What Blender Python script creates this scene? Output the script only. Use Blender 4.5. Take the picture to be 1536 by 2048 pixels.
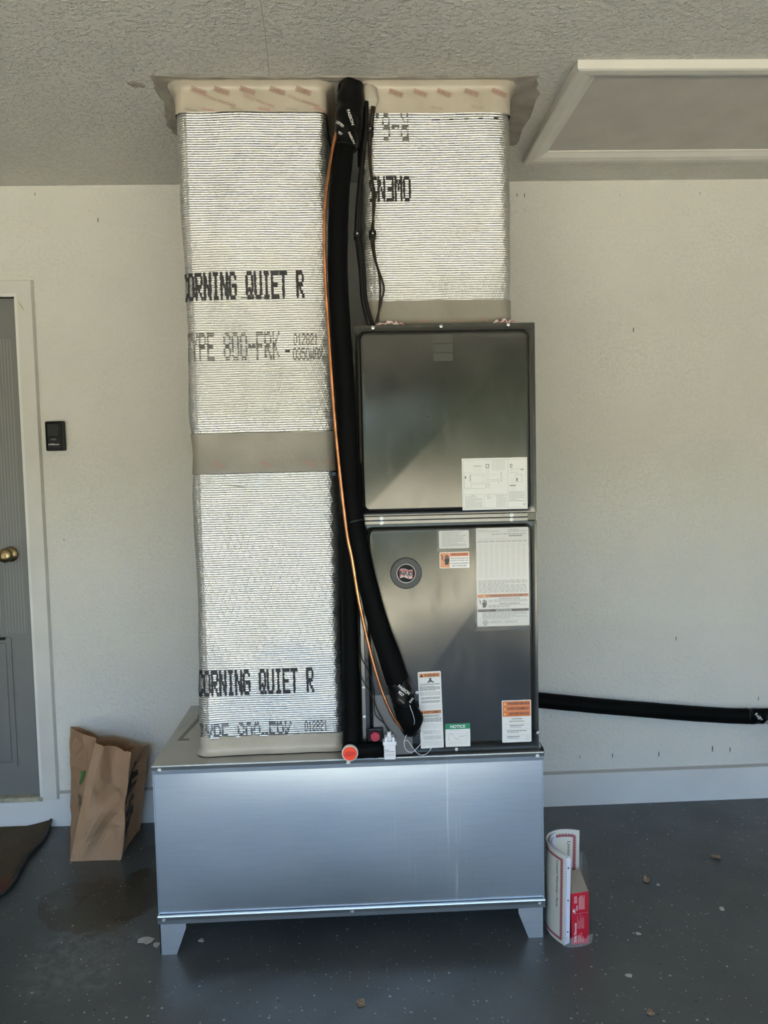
import bpy, bmesh, math, random, re
from mathutils import Vector, Matrix, noise as mnoise

# ------------------------------------------------------------------ clear
for o in list(bpy.data.objects):
    bpy.data.objects.remove(o, do_unlink=True)
scene = bpy.context.scene
COL = scene.collection
random.seed(7)

# ------------------------------------------------------------------ camera
CAM = Vector((-0.0045, -3.2425, 1.4716))
YAW, PITCH, ROLL, FPX = 0.03910, -0.06620, -0.02280, 1594.7
_cy, _sy, _cp, _sp = math.cos(YAW), math.sin(YAW), math.cos(PITCH), math.sin(PITCH)
fw = Vector((_sy * _cp, _cy * _cp, _sp))
rt = Vector((_cy, -_sy, 0.0))
up = rt.cross(fw)
r2 = rt * math.cos(ROLL) + up * math.sin(ROLL)
u2 = up * math.cos(ROLL) - rt * math.sin(ROLL)
cam_data = bpy.data.cameras.new('camera')
cam = bpy.data.objects.new('camera', cam_data)
COL.objects.link(cam)
cam.matrix_world = Matrix(((r2.x, u2.x, -fw.x, CAM.x), (r2.y, u2.y, -fw.y, CAM.y), (r2.z, u2.z, -fw.z, CAM.z), (0, 0, 0, 1)))
cam_data.sensor_fit = 'VERTICAL'
cam_data.sensor_height = 36.0
cam_data.lens = FPX / 2048.0 * 36.0
cam_data.clip_start = 0.05
scene.camera = cam

# ------------------------------------------------------------------ world: clear sky, sun high over the house
world = bpy.data.worlds.new('sky'); scene.world = world
world.use_nodes = True
wn = world.node_tree.nodes; wl = world.node_tree.links
bg = wn['Background']
sky = wn.new('ShaderNodeTexSky')
sky.sky_type = 'NISHITA'; sky.sun_disc = False
sky.sun_elevation = math.radians(52); sky.sun_rotation = math.radians(70); sky.dust_density = 1.0; sky.ozone_density = 2.0
wl.new(sky.outputs['Color'], bg.inputs['Color'])
bg.inputs['Strength'].default_value = 1.45

sun_data = bpy.data.lights.new('sun', 'SUN')
sun_data.energy = 25.0; sun_data.angle = 0.01; sun_data.color = (1.0, 0.85, 0.56)
sun = bpy.data.objects.new('sun', sun_data); COL.objects.link(sun)
sun.rotation_euler = Vector((0.55, -0.15, -0.8)).to_track_quat('-Z', 'Y').to_euler()

vs = scene.view_settings
vs.view_transform = 'Standard'; vs.look = 'None'; vs.gamma = 1.0; vs.use_curve_mapping = False
vs.exposure = 1.18
scene.cycles.max_bounces = 6; scene.cycles.diffuse_bounces = 4; scene.cycles.glossy_bounces = 3
scene.cycles.caustics_reflective = False; scene.cycles.caustics_refractive = False

# ------------------------------------------------------------------ measures (metres; back wall at y = 0, floor at z = 0)
H = 2.567            # ceiling
ZT = 0.583           # top of the plenum stand
BX0, BX1, BY0, BY1, BZ = -0.6168, 0.5495, -0.9156, -0.3388, 0.0981
FX0, FX1, FY0, FY1, FZ = 0.008, 0.541, -0.8994, -0.350, 1.8605
YO = -5.5            # garage opening behind the camera

# ------------------------------------------------------------------ helpers
def tag(o, label=None, cat=None, group=None, kind=None):
    if label: o['label'] = label
    if cat: o['category'] = cat
    if group: o['group'] = group
    if kind: o['kind'] = kind
    return o

def empty(name, loc, label=None, cat=None, group=None, kind=None):
    e = bpy.data.objects.new(name, None); COL.objects.link(e)
    e.location = loc; e.empty_display_size = 0.05
    return tag(e, label, cat, group, kind)

def wpos(o):
    v = Vector(o.location)
    while o.parent:
        o = o.parent; v = v + Vector(o.location)
    return v

def link(name, me, parent=None):
    """link a mesh whose vertices are in world coordinates"""
    o = bpy.data.objects.new(name, me); COL.objects.link(o)
    if parent is not None:
        o.parent = parent; o.location = -wpos(parent)
    return o

def mesh(name, verts, faces, mats, parent=None, fm=None, smooth=False, uv=None):
    me = bpy.data.meshes.new(name)
    me.from_pydata([tuple(v) for v in verts], [], faces)
    if not isinstance(mats, (list, tuple)): mats = [mats]
    for m in mats: me.materials.append(m)
    if fm: me.polygons.foreach_set('material_index', fm)
    if smooth: me.polygons.foreach_set('use_smooth', [True] * len(me.polygons))
    if uv:
        l = me.uv_layers.new(name='UVMap')
        l.data.foreach_set('uv', [c for p in me.polygons for i in p.vertices for c in uv[i]])
    me.update()
    return link(name, me, parent)

def bm_obj(name, bm, mat, parent=None, smooth=False):
    me = bpy.data.meshes.new(name); bm.normal_update(); bm.to_mesh(me); bm.free()
    me.materials.append(mat)
    if smooth: me.polygons.foreach_set('use_smooth', [True] * len(me.polygons))
    return link(name, me, parent)

def add_box(bm, x0, x1, y0, y1, z0, z1, bevel=0.0, seg=2):
    g = bmesh.ops.create_cube(bm, size=1.0)
    vs_ = g['verts']
    for v in vs_:
        v.co = Vector((x0 + (v.co.x + .5) * (x1 - x0), y0 + (v.co.y + .5) * (y1 - y0), z0 + (v.co.z + .5) * (z1 - z0)))
    if bevel > 0:
        es = list({e for v in vs_ for e in v.link_edges})
        bmesh.ops.bevel(bm, geom=es, offset=bevel, segments=seg, affect='EDGES', profile=0.6)

def box(name, x0, x1, y0, y1, z0, z1, mat, parent=None, bevel=0.0):
    bm = bmesh.new(); add_box(bm, x0, x1, y0, y1, z0, z1, bevel)
    return bm_obj(name, bm, mat, parent)

def catmull(pts, n):
    pts = [Vector(p) for p in pts]
    P = [pts[0] * 2 - pts[1]] + pts + [pts[-1] * 2 - pts[-2]]
    out = []
    for i in range(1, len(P) - 2):
        for k in range(n):
            t = k / n
            a, b, c, d = P[i - 1], P[i], P[i + 1], P[i + 2]
            out.append(0.5 * ((2 * b) + (c - a) * t + (2 * a - 5 * b + 4 * c - d) * t * t + (3 * b - a - 3 * c + d) * t ** 3))
    out.append(pts[-1])
    return out

def tube_data(path, rad, seg=16, wob=0.0, seed=0.0):
    """swept tube with capped ends; rad is a number or a function of 0..1"""
    n = len(path); T = []
    for i in range(n):
        T.append((path[min(i + 1, n - 1)] - path[max(i - 1, 0)]).normalized())
    ref = Vector((0, 1, 0)) if abs(T[0].y) < .9 else Vector((1, 0, 0))
    N = (ref - T[0] * ref.dot(T[0])).normalized()
    V, Fc, U = [], [], []
    L = 0.0
    for i in range(n):
        if i:
            N = (N - T[i] * N.dot(T[i])).normalized(); L += (path[i] - path[i - 1]).length
        B = T[i].cross(N)
        r = rad(i / (n - 1)) if callable(rad) else rad
        for k in range(seg):
            a = 2 * math.pi * k / seg
            d = N * math.cos(a) + B * math.sin(a)
            rr = r
            if wob: rr += wob * mnoise.noise((path[i] + d * r) * 28 + Vector((seed, 0, 0)))
            V.append(path[i] + d * rr); U.append((k / seg, L))
    for i in range(n - 1):
        for k in range(seg):
            k2 = (k + 1) % seg
            Fc.append((i * seg + k, i * seg + k2, (i + 1) * seg + k2, (i + 1) * seg + k))
    Fc.append(tuple(range(seg))[::-1]); Fc.append(tuple((n - 1) * seg + k for k in range(seg)))
    return V, Fc, U

def tube(name, pts, rad, mat, parent=None, n=8, seg=16, wob=0.0, seed=0.0):
    path = catmull(pts, n)
    V, Fc, U = tube_data(path, rad, seg, wob, seed)
    return mesh(name, V, Fc, mat, parent, smooth=True, uv=U)

def lathe(name, prof, c, axis, mat, parent=None, seg=32, smooth=True):
    """prof = [(r, d)...] turned about `axis` through c"""
    ax = Vector(axis).normalized()
    ref = Vector((0, 0, 1)) if abs(ax.z) < .9 else Vector((1, 0, 0))
    N = (ref - ax * ref.dot(ax)).normalized(); B = ax.cross(N)
    V, Fc = [], []
    for r, d in prof:
        for k in range(seg):
            a = 2 * math.pi * k / seg
            V.append(Vector(c) + ax * d + (N * math.cos(a) + B * math.sin(a)) * max(r, 1e-5))
    for i in range(len(prof) - 1):
        for k in range(seg):
            k2 = (k + 1) % seg
            Fc.append((i * seg + k, i * seg + k2, (i + 1) * seg + k2, (i + 1) * seg + k))
    Fc.append(tuple(range(seg))[::-1]); Fc.append(tuple((len(prof) - 1) * seg + k for k in range(seg)))
    o = mesh(name, V, Fc, mat, parent, smooth=smooth)
    bm = bmesh.new(); bm.from_mesh(o.data); bmesh.ops.recalc_face_normals(bm, faces=bm.faces); bm.to_mesh(o.data); bm.free()
    if smooth:
        try: o.data.set_sharp_from_angle(angle=math.radians(35))
        except Exception: pass
    return o

_tc = {}
def text2d(s, bold=0.0):
    """flat lettering: vertices with unit cap size, faces, bounds"""
    k = (s, bold)
    if k in _tc: return _tc[k]
    cu = bpy.data.curves.new('t', 'FONT'); cu.body = s; cu.size = 1.0; cu.resolution_u = 3; cu.offset = bold; cu.fill_mode = 'BOTH'
    o = bpy.data.objects.new('t', cu); COL.objects.link(o)
    bpy.context.view_layer.update()
    me = bpy.data.meshes.new_from_object(o.evaluated_get(bpy.context.evaluated_depsgraph_get()))
    V = [(v.co.x, v.co.y) for v in me.vertices]; Fc = [tuple(p.vertices) for p in me.polygons]
    bpy.data.objects.remove(o, do_unlink=True); bpy.data.curves.remove(cu); bpy.data.meshes.remove(me)
    if not V: V = [(0, 0)]; Fc = []
    b = (min(v[0] for v in V), max(v[0] for v in V), min(v[1] for v in V), max(v[1] for v in V))
    _tc[k] = (V, Fc, b)
    return _tc[k]

DOT = {
 'C': '01110 10001 10000 10000 10000 10001 01110', 'O': '01110 10001 10001 10001 10001 10001 01110',
 'R': '11110 10001 10001 11110 10100 10010 10001', 'N': '10001 11001 11001 10101 10011 10011 10001',
 'I': '01110 00100 00100 00100 00100 00100 01110', 'G': '01110 10001 10000 10111 10001 10001 01110',
 'Q': '01110 10001 10001 10001 10101 10010 01101', 'U': '10001 10001 10001 10001 10001 10001 01110',
 'E': '11111 10000 10000 11110 10000 10000 11111', 'T': '11111 00100 00100 00100 00100 00100 00100',
 'Y': '10001 10001 01010 00100 00100 00100 00100', 'P': '11110 10001 10001 11110 10000 10000 10000',
 '8': '01110 10001 10001 01110 10001 10001 01110', '0': '01110 10001 10001 10001 10001 10001 01110',
 '-': '00000 00000 00000 11111 00000 00000 00000', 'F': '11111 10000 10000 11110 10000 10000 10000',
 'K': '10001 10010 10100 11000 10100 10010 10001', '1': '00100 01100 00100 00100 00100 00100 01110',
 '2': '01110 10001 00001 00110 01000 10000 11111', '3': '01110 10001 00001 00110 00001 10001 01110',
 '5': '11111 10000 11110 00001 00001 10001 01110', 'W': '10001 10001 10001 10101 10101 11011 10001',
 'A': '01110 10001 10001 11111 10001 10001 10001', 'X': '10001 10001 01010 00100 01010 10001 10001',
 '6': '01110 10000 10000 11110 10001 10001 01110', '.': '00000 00000 00000 00000 00000 01100 01100',
 'S': '01111 10000 10000 01110 00001 00001 11110', ' ': '00000 00000 00000 00000 00000 00000 00000'}

# ------------------------------------------------------------------ materials
def new_mat(name):
    m = bpy.data.materials.new(name); m.use_nodes = True
    return m, m.node_tree.nodes, m.node_tree.links, m.node_tree.nodes['Principled BSDF']

def plain(name, col, rough=0.5, metal=0.0, bump=0.0, bscale=200.0, var=0.0, vscale=8.0, spec=None, coat=0.0):
    m, n, l, b = new_mat(name)
    b.inputs['Base Color'].default_value = (*col, 1); b.inputs['Roughness'].default_value = rough; b.inputs['Metallic'].default_value = metal
    if spec is not None: b.inputs['Specular IOR Level'].default_value = spec
    if coat: b.inputs['Coat Weight'].default_value = coat; b.inputs['Coat Roughness'].default_value = 0.1
    tc = n.new('ShaderNodeTexCoord')
    if bump:
        nz = n.new('ShaderNodeTexNoise'); nz.inputs['Scale'].default_value = bscale; nz.inputs['Detail'].default_value = 4
        bp = n.new('ShaderNodeBump'); bp.inputs['Strength'].default_value = bump; bp.inputs['Distance'].default_value = 0.002
        l.new(tc.outputs['Object'], nz.inputs['Vector']); l.new(nz.outputs['Fac'], bp.inputs['Height']); l.new(bp.outputs['Normal'], b.inputs['Normal'])
    if var:
        nz = n.new('ShaderNodeTexNoise'); nz.inputs['Scale'].default_value = vscale; nz.inputs['Detail'].default_value = 5
        rp = n.new('ShaderNodeValToRGB')
        rp.color_ramp.elements[0].position = 0.3; rp.color_ramp.elements[1].position = 0.7
        rp.color_ramp.elements[0].color = (*[c * (1 - var) for c in col], 1); rp.color_ramp.elements[1].color = (*[min(1, c * (1 + var)) for c in col], 1)
        l.new(tc.outputs['Object'], nz.inputs['Vector']); l.new(nz.outputs['Fac'], rp.inputs['Fac']); l.new(rp.outputs['Color'], b.inputs['Base Color'])
    return m

def math_node(n, op, a=None, b=None, clamp=False):
    k = n.new('ShaderNodeMath'); k.operation = op; k.use_clamp = clamp
    return k

class NT:
    """small wrapper to write shader maths"""
    def __init__(s, m): s.n = m.node_tree.nodes; s.l = m.node_tree.links
    def put(s, x, sock):
        if hasattr(x, 'is_output'): s.l.new(x, sock)
        else: sock.default_value = x
    def m(s, op, a, b=0.0, c=None, clamp=False):
        k = s.n.new('ShaderNodeMath'); k.operation = op; k.use_clamp = clamp
        s.put(a, k.inputs[0]); s.put(b, k.inputs[1])
        if c is not None: s.put(c, k.inputs[2])
        return k.outputs[0]
    def sep(s, v):
        k = s.n.new('ShaderNodeSeparateXYZ'); s.l.new(v, k.inputs[0]); return k.outputs
    def comb(s, x, y, z):
        k = s.n.new('ShaderNodeCombineXYZ')
        for i, q in enumerate((x, y, z)): s.put(q, k.inputs[i])
        return k.outputs[0]
    def noise(s, v, scale, detail=3.0, rough=0.5):
        k = s.n.new('ShaderNodeTexNoise'); s.l.new(v, k.inputs['Vector'])
        k.inputs['Scale'].default_value = scale; k.inputs['Detail'].default_value = detail; k.inputs['Roughness'].default_value = rough
        return k.outputs['Fac']
    def voro(s, v, scale, out='Distance'):
        k = s.n.new('ShaderNodeTexVoronoi'); s.l.new(v, k.inputs['Vector']); k.inputs['Scale'].default_value = scale
        return k.outputs[out]
    def ramp(s, f, p0, p1, c0=0.0, c1=1.0):
        k = s.n.new('ShaderNodeMapRange'); k.clamp = True
        s.put(f, k.inputs['Value']); k.inputs['From Min'].default_value = p0; k.inputs['From Max'].default_value = p1
        k.inputs['To Min'].default_value = c0; k.inputs['To Max'].default_value = c1
        return k.outputs['Result']
    def mix(s, f, a, b):
        k = s.n.new('ShaderNodeMix'); k.data_type = 'RGBA'
        s.put(f, k.inputs['Factor'])
        for x, sock in ((a, k.inputs['A']), (b, k.inputs['B'])):
            if hasattr(x, 'is_output'): s.l.new(x, sock)
            else: sock.default_value = (*x, 1)
        return k.outputs['Result']
    def bump(s, h, strength, dist, normal=None):
        k = s.n.new('ShaderNodeBump'); k.inputs['Strength'].default_value = strength; k.inputs['Distance'].default_value = dist
        s.l.new(h, k.inputs['Height'])
        if normal is not None: s.l.new(normal, k.inputs['Normal'])
        return k.outputs['Normal']
    def coord(s, which='Object'):
        k = s.n.new('ShaderNodeTexCoord'); return k.outputs[which]
    def uvmap(s):
        k = s.n.new('ShaderNodeUVMap'); k.uv_map = 'UVMap'; return k.outputs[0]

def wall_mat(name, col, b1, b2, rough=0.55):
    m, n, l, b = new_mat(name); t = NT(m)
    v = t.coord()
    f = t.noise(v, 2.2, 4)
    c = t.mix(t.ramp(f, .35, .7), tuple(x * .94 for x in col), col)
    sp = t.ramp(t.noise(v, 45, 2), .70, .76)
    c = t.mix(t.m('MULTIPLY', sp, .25), c, tuple(x * .75 for x in col))
    l.new(c, b.inputs['Base Color']); b.inputs['Roughness'].default_value = rough
    peel = t.ramp(t.noise(v, 75, 3, .55), .48, .66)
    fine = t.noise(v, 320, 2)
    h = t.m('ADD', peel, t.m('MULTIPLY', fine, .35))
    l.new(t.bump(h, b1, b2), b.inputs['Normal'])
    return m

M = {}
M['wall'] = wall_mat('wall_paint', (.70, .685, .64), .5, .0022, .5)
M['ceil'] = wall_mat('ceiling_texture', (.62, .61, .575), .7, .004, .55)
M['trim'] = plain('trim_paint', (.64, .625, .585), .4, bump=.15, bscale=60, var=.05, vscale=6)
M['jamb'] = plain('white_jamb', (.74, .73, .70), .45, bump=.2, bscale=50, var=.06)
M['base'] = plain('baseboard_paint', (.68, .68, .67), .45, bump=.15, bscale=40, var=.05, vscale=5)
M['bevel'] = plain('baseboard_grey_edge', (.40, .385, .35), .6)  # greyer colour for the top bevel of the baseboard
M['slab'] = plain('door_grey_paint', (.175, .178, .172), .38, bump=.12, bscale=90, var=.05, vscale=4)
M['groove'] = plain('door_groove', (.38, .375, .355), .5)
M['threshold'] = plain('threshold_tan', (.36, .34, .25), .5, var=.3, vscale=30)
M['brass'] = plain('aged_brass', (.30, .22, .11), .28, metal=1.0, var=.35, vscale=40)
M['black_plastic'] = plain('black_plastic', (.0035, .0035, .004), .4, spec=.25)
M['black_button'] = plain('black_button', (.007, .008, .008), .35, spec=.3)
M['grey_led'] = plain('grey_plastic', (.07, .07, .07), .4)
M['white_ink'] = plain('white_ink', (.75, .75, .74), .5)
M['foam'] = plain('black_foam_insulation', (.0016, .0017, .0018), .7, bump=.3, bscale=60, var=.3, vscale=12, spec=.10)
M['foam_tape'] = plain('black_foam_tape', (.0020, .0020, .0022), .38, bump=.4, bscale=34, spec=.22)
M['cable'] = plain('black_cable', (.004, .004, .004), .45, spec=.25)
M['brown_wire'] = plain('dark_brown_wire', (.022, .016, .009), .45, spec=.3)
M['copper'] = plain('copper', (.72, .30, .13), .28, metal=1.0, var=.3, vscale=25)
M['tape'] = None
M['steel'] = plain('screw_zinc', (.42, .43, .43), .38, metal=1.0)
M['black_ink'] = plain('black_ink', (.018, .017, .02), .55)
M['grey_ink'] = plain('grey_ink', (.12, .118, .115), .55)
M['hatch'] = plain('hatch_panel', (.50, .475, .44), .55, bump=.25, bscale=30, var=.07, vscale=7)
M['putty'] = plain('beige_putty', (.30, .275, .235), .8, bump=1.0, bscale=60, var=.25, vscale=14)
M['mud'] = plain('cream_mastic', (.42, .385, .325), .6, bump=.6, bscale=45, var=.08)
M['cabinet'] = None
M['panel_strip'] = plain('panel_edge_metal', (.17, .168, .16), .3, metal=.9, var=.12, vscale=14)
M['paper'] = plain('sticker_white', (.72, .72, .71), .35, coat=.3)
M['paper_matte'] = plain('paper_white', (.74, .735, .70), .6)
M['orange'] = plain('warning_orange', (.62, .17, .05), .38)
M['orange2'] = plain('warning_orange_light', (.68, .27, .12), .38)
M['green'] = plain('notice_green', (.0, .22, .10), .38)
M['yellow'] = plain('warning_yellow', (.75, .50, .18), .4)
M['txt'] = plain('sticker_text', (.05, .05, .055), .5)
M['txt_grey'] = plain('sticker_text_grey', (.36, .36, .37), .5)
M['txt_pale'] = plain('sticker_text_pale', (.56, .56, .56), .5)
M['badge'] = plain('badge_grey', (.035, .036, .037), .45)
M['badge_black'] = plain('badge_black', (.004, .004, .004), .5, spec=.2)
M['chrome'] = plain('badge_silver', (.52, .50, .50), .4)
M['red_flag'] = plain('badge_red', (.42, .03, .05), .3)
M['cap_orange'] = plain('cap_orange', (.95, .07, .025), .4)
M['cap_rim'] = plain('clear_cap_rim', (.62, .58, .54), .25, bump=.3, bscale=40)
M['red_plug'] = plain('red_plug', (.38, .02, .06), .35)
M['clear_white'] = plain('translucent_white_plastic', (.74, .74, .78), .3)
M['plate'] = plain('access_plate_grey', (.13, .135, .14), .35, metal=.6, var=.08, vscale=10)
M['carton_grey'] = plain('grey_cardboard', (.36, .32, .27), .7, bump=.4, bscale=30)
M['red_box'] = plain('red_carton', (.50, .012, .03), .3, coat=.3)
M['pink_ink'] = plain('pink_ink', (.70, .33, .34), .5)
M['maroon'] = plain('maroon_border', (.34, .10, .11), .55)
M['cream'] = plain('cream_paper', (.66, .65, .57), .55)
M['lav'] = plain('page_edge_white', (.70, .70, .80), .5)
M['leaf'] = plain('dry_leaf', (.24, .17, .115), .75, var=.3, vscale=60)
M['chip'] = plain('paint_chip', (.42, .40, .36), .7, var=.2, vscale=60)
M['rubber'] = plain('mat_rubber_edge', (.015, .014, .013), .6)
M['concrete'] = plain('driveway_concrete', (.58, .555, .45), .85, bump=.3, bscale=20, var=.08, vscale=1)
M['hedge'] = plain('hedge_green', (.035, .055, .02), .8, var=.4, vscale=3)
M['red_scrap'] = plain('red_print', (.45, .12, .13), .5)
M['red_faint'] = plain('faint_red_print', (.34, .20, .165), .6)
M['grey_faint'] = plain('faint_grey_print', (.25, .225, .19), .6)
M['gloss_patch'] = plain('tape_residue', (.085, .085, .08), .30, metal=.8)
M['blue_tape'] = plain('blue_tape', (.02, .05, .12), .5)
M['green_ink'] = plain('green_ink', (.04, .22, .02), .6)
M['bag_ink'] = plain('bag_ink', (.03, .022, .018), .7)
M['jamb_flake'] = plain('peeled_paint', (.66, .62, .52), .5)

def tape_mat(name, ca, cb):
    m, n, l, b = new_mat(name); t = NT(m)
    v = t.coord()
    f = t.noise(v, 12, 4)
    c = t.mix(t.ramp(f, .3, .7), ca, cb)
    l.new(c, b.inputs['Base Color']); b.inputs['Roughness'].default_value = .38
    l.new(t.bump(t.noise(v, 26, 4), .5, .003), b.inputs['Normal'])
    return m
M['tape'] = tape_mat('beige_duct_tape', (.225, .205, .172), (.265, .248, .21))
M['tape_cream'] = tape_mat('cream_duct_tape', (.40, .355, .285), (.47, .42, .345))

def foil_mat():
    """foil-scrim-kraft facing: horizontal strands, tall diamond strands, fine wrinkles"""
    m, n, l, b = new_mat('foil_facing'); t = NT(m)
    uv = t.uvmap(); o = t.sep(uv); v3 = t.coord()
    wob = t.m('MULTIPLY', t.m('SUBTRACT', t.noise(v3, 9, 3), .5), .012)
    s = t.m('ADD', o[0], wob); z = t.m('ADD', o[1], t.m('MULTIPLY', wob, .35))
    def strand(expr, width):
        fr = t.m('FRACT', expr)
        d = t.m('ABSOLUTE', t.m('SUBTRACT', fr, .5))
        return t.ramp(d, 0.0, width, 1.0, 0.0)
    hz = strand(t.m('MULTIPLY', z, 1 / .0068), .30)
    A = t.m('MULTIPLY', z, 1 / .052); Bq = t.m('MULTIPLY', s, 1 / .019)
    d1 = strand(t.m('ADD', A, Bq), .09); d2 = strand(t.m('SUBTRACT', A, Bq), .09)
    dg = t.m('MAXIMUM', d1, d2)
    dents = t.voro(t.comb(t.m('MULTIPLY', s, 1.0), t.m('MULTIPLY', z, 1.0), 0.0), 70)
    wr = t.noise(v3, 38, 4, .6)
    h = t.m('ADD', t.m('ADD', t.m('MULTIPLY', hz, .9), t.m('MULTIPLY', dg, .55)), t.m('ADD', t.m('MULTIPLY', dents, .5), t.m('MULTIPLY', wr, .7)))
    big = t.noise(t.comb(t.m('MULTIPLY', t.sep(v3)[0], 1.6), t.sep(v3)[1], t.m('MULTIPLY', t.sep(v3)[2], .45)), 7, 2)
    nrm = t.bump(big, .5, .022)
    l.new(t.bump(h, .50, .0019, nrm), b.inputs['Normal'])
    c = t.mix(t.m('MULTIPLY', dg, .5), (.61, .60, .57), (.77, .76, .735))
    l.new(c, b.inputs['Base Color'])
    b.inputs['Metallic'].default_value = .93
    l.new(t.ramp(t.noise(v3, 15, 3), .3, .7, .29, .37), b.inputs['Roughness'])
    return m
M['foil'] = foil_mat()

def galv_mat(name, col, r0, r1, streak=True):
    m, n, l, b = new_mat(name); t = NT(m)
    v = t.coord(); o = t.sep(v)
    sp = t.voro(v, 160, 'Color')
    f = t.noise(t.comb(t.m('MULTIPLY', o[0], 1.0), o[1], t.m('MULTIPLY', o[2], 14.0)), 9, 4)
    scratch = t.ramp(t.noise(t.comb(t.m('MULTIPLY', o[0], 3.0), o[1], t.m('MULTIPLY', o[2], 150.0)), 2.2, 3), .66, .74)
    drip = t.ramp(t.noise(t.comb(t.m('MULTIPLY', o[0], 60.0), o[1], t.m('MULTIPLY', o[2], 2.0)), 1.6, 3), .64, .76)
    band = t.m('MULTIPLY', t.ramp(o[0], .02, .08), t.ramp(o[0], .30, .40, 1.0, 0.0))
    mk = t.m('MULTIPLY', t.m('MAXIMUM', scratch, t.m('MULTIPLY', drip, band)), .35)
    c0 = t.mix(t.ramp(f, .3, .7), tuple(x * .93 for x in col), col)
    c1 = t.mix(t.m('MULTIPLY', t.sep(sp)[0], .12), c0, tuple(x * .8 for x in col))
    c2 = t.mix(mk, c1, (.82, .84, .86))
    l.new(c2, b.inputs['Base Color']); b.inputs['Metallic'].default_value = .95
    rr = t.ramp(t.noise(v, 3, 3), .3, .7, r0, r1)
    l.new(t.m('ADD', rr, t.m('MULTIPLY', mk, .5)), b.inputs['Roughness'])
    l.new(t.bump(t.noise(v, 1.6, 1), .08, .02), b.inputs['Normal'])
    return m
M['galv'] = galv_mat('galvanised_sheet', (.50, .55, .59), .30, .36)
M['galv_top'] = galv_mat('galvanised_top', (.50, .49, .47), .3, .42)
M['galv_leg'] = galv_mat('galvanised_leg', (.56, .59, .62), .4, .5)

def cabinet_mat():
    m, n, l, b = new_mat('cabinet_grey_metallic'); t = NT(m)
    v = t.coord(); o = t.sep(v)
    f = t.noise(v, 5, 4)
    sm = t.ramp(t.noise(t.comb(t.m('MULTIPLY', o[0], 3.0), o[1], t.m('MULTIPLY', o[2], .8)), 9, 4), .55, .75)
    c = t.mix(t.ramp(f, .3, .7), (.066, .066, .061), (.080, .080, .075))
    c = t.mix(t.m('MULTIPLY', sm, .25), c, (.075, .073, .070))
    l.new(c, b.inputs['Base Color']); b.inputs['Metallic'].default_value = .85
    l.new(t.m('ADD', t.ramp(t.noise(v, 8, 3), .3, .7, .17, .23), t.m('MULTIPLY', sm, .05)), b.inputs['Roughness'])
    nn = t.bump(t.noise(v, 2.2, 1), .10, .012)
    l.new(t.bump(t.noise(v, 260, 2), .06, .001, nn), b.inputs['Normal'])
    return m
M['cabinet'] = cabinet_mat()

def floor_mat():
    m, n, l, b = new_mat('grey_floor_paint'); t = NT(m)
    v = t.coord(); o = t.sep(v)
    base = t.mix(t.ramp(t.noise(v, 1.7, 5), .35, .68), (.050, .056, .056), (.075, .082, .082))
    base = t.mix(t.ramp(t.noise(v, 14, 5, .65), .58, .75, 0, .45), base, (.115, .12, .118))
    def blob(cx, cy, r, ns=6.0, amp=.22):
        d = t.m('SQRT', t.m('ADD', t.m('POWER', t.m('SUBTRACT', o[0], cx), 2.0), t.m('POWER', t.m('SUBTRACT', o[1], cy), 2.0)))
        return t.m('ADD', d, t.m('MULTIPLY', t.m('SUBTRACT', t.noise(v, ns, 4), .5), amp)), r
    def mask(bl, soft): return t.ramp(bl[0], bl[1] - soft, bl[1], 1.0, 0.0)
    wet = t.m('MAXIMUM', mask(blob(-.90, -.60, .16, 4.5, .38), .012), mask(blob(-.74, -.53, .12, 6, .34), .02))
    base = t.mix(t.m('MULTIPLY', wet, .9), base, (.034, .030, .021))
    chalk = t.m('MULTIPLY', mask(blob(-.86, -.92, .20, 7, .35), .10), t.ramp(t.noise(v, 26, 5, .7), .42, .62))
    base = t.mix(t.m('MULTIPLY', chalk, .55), base, (.20, .205, .20))
    # flecks of paint
    def specks(scale, size, keep, off):
        vv = t.n.new('ShaderNodeVectorMath'); vv.operation = 'ADD'; t.l.new(v, vv.inputs[0]); vv.inputs[1].default_value = (off, off * .7, 0)
        vo = t.n.new('ShaderNodeTexVoronoi'); vo.voronoi_dimensions = '2D'; vo.inputs['Scale'].default_value = scale; t.l.new(vv.outputs[0], vo.inputs['Vector'])
        cc = t.sep(vo.outputs['Color'])
        return t.m('MULTIPLY', t.m('LESS_THAN', vo.outputs['Distance'], t.m('MULTIPLY', cc[1], size)), t.m('LESS_THAN', cc[0], keep))
    w = t.m('MAXIMUM', specks(34, .13, .16, 0), specks(75, .17, .10, 3.1))
    k = specks(24, .08, .14, 7.7)
    base = t.mix(t.m('MULTIPLY', w, .75), base, (.44, .44, .41))
    base = t.mix(k, base, (.008, .008, .008))
    l.new(base, b.inputs['Base Color'])
    r = t.ramp(t.noise(v, 6, 4), .3, .7, .30, .46)
    r = t.m('ADD', r, t.m('MULTIPLY', chalk, .25)); r = t.m('SUBTRACT', r, t.m('MULTIPLY', wet, .06))
    l.new(r, b.inputs['Roughness'])
    l.new(t.bump(t.noise(v, 30, 5), .12, .004), b.inputs['Normal'])
    return m
M['floor'] = floor_mat()

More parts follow.
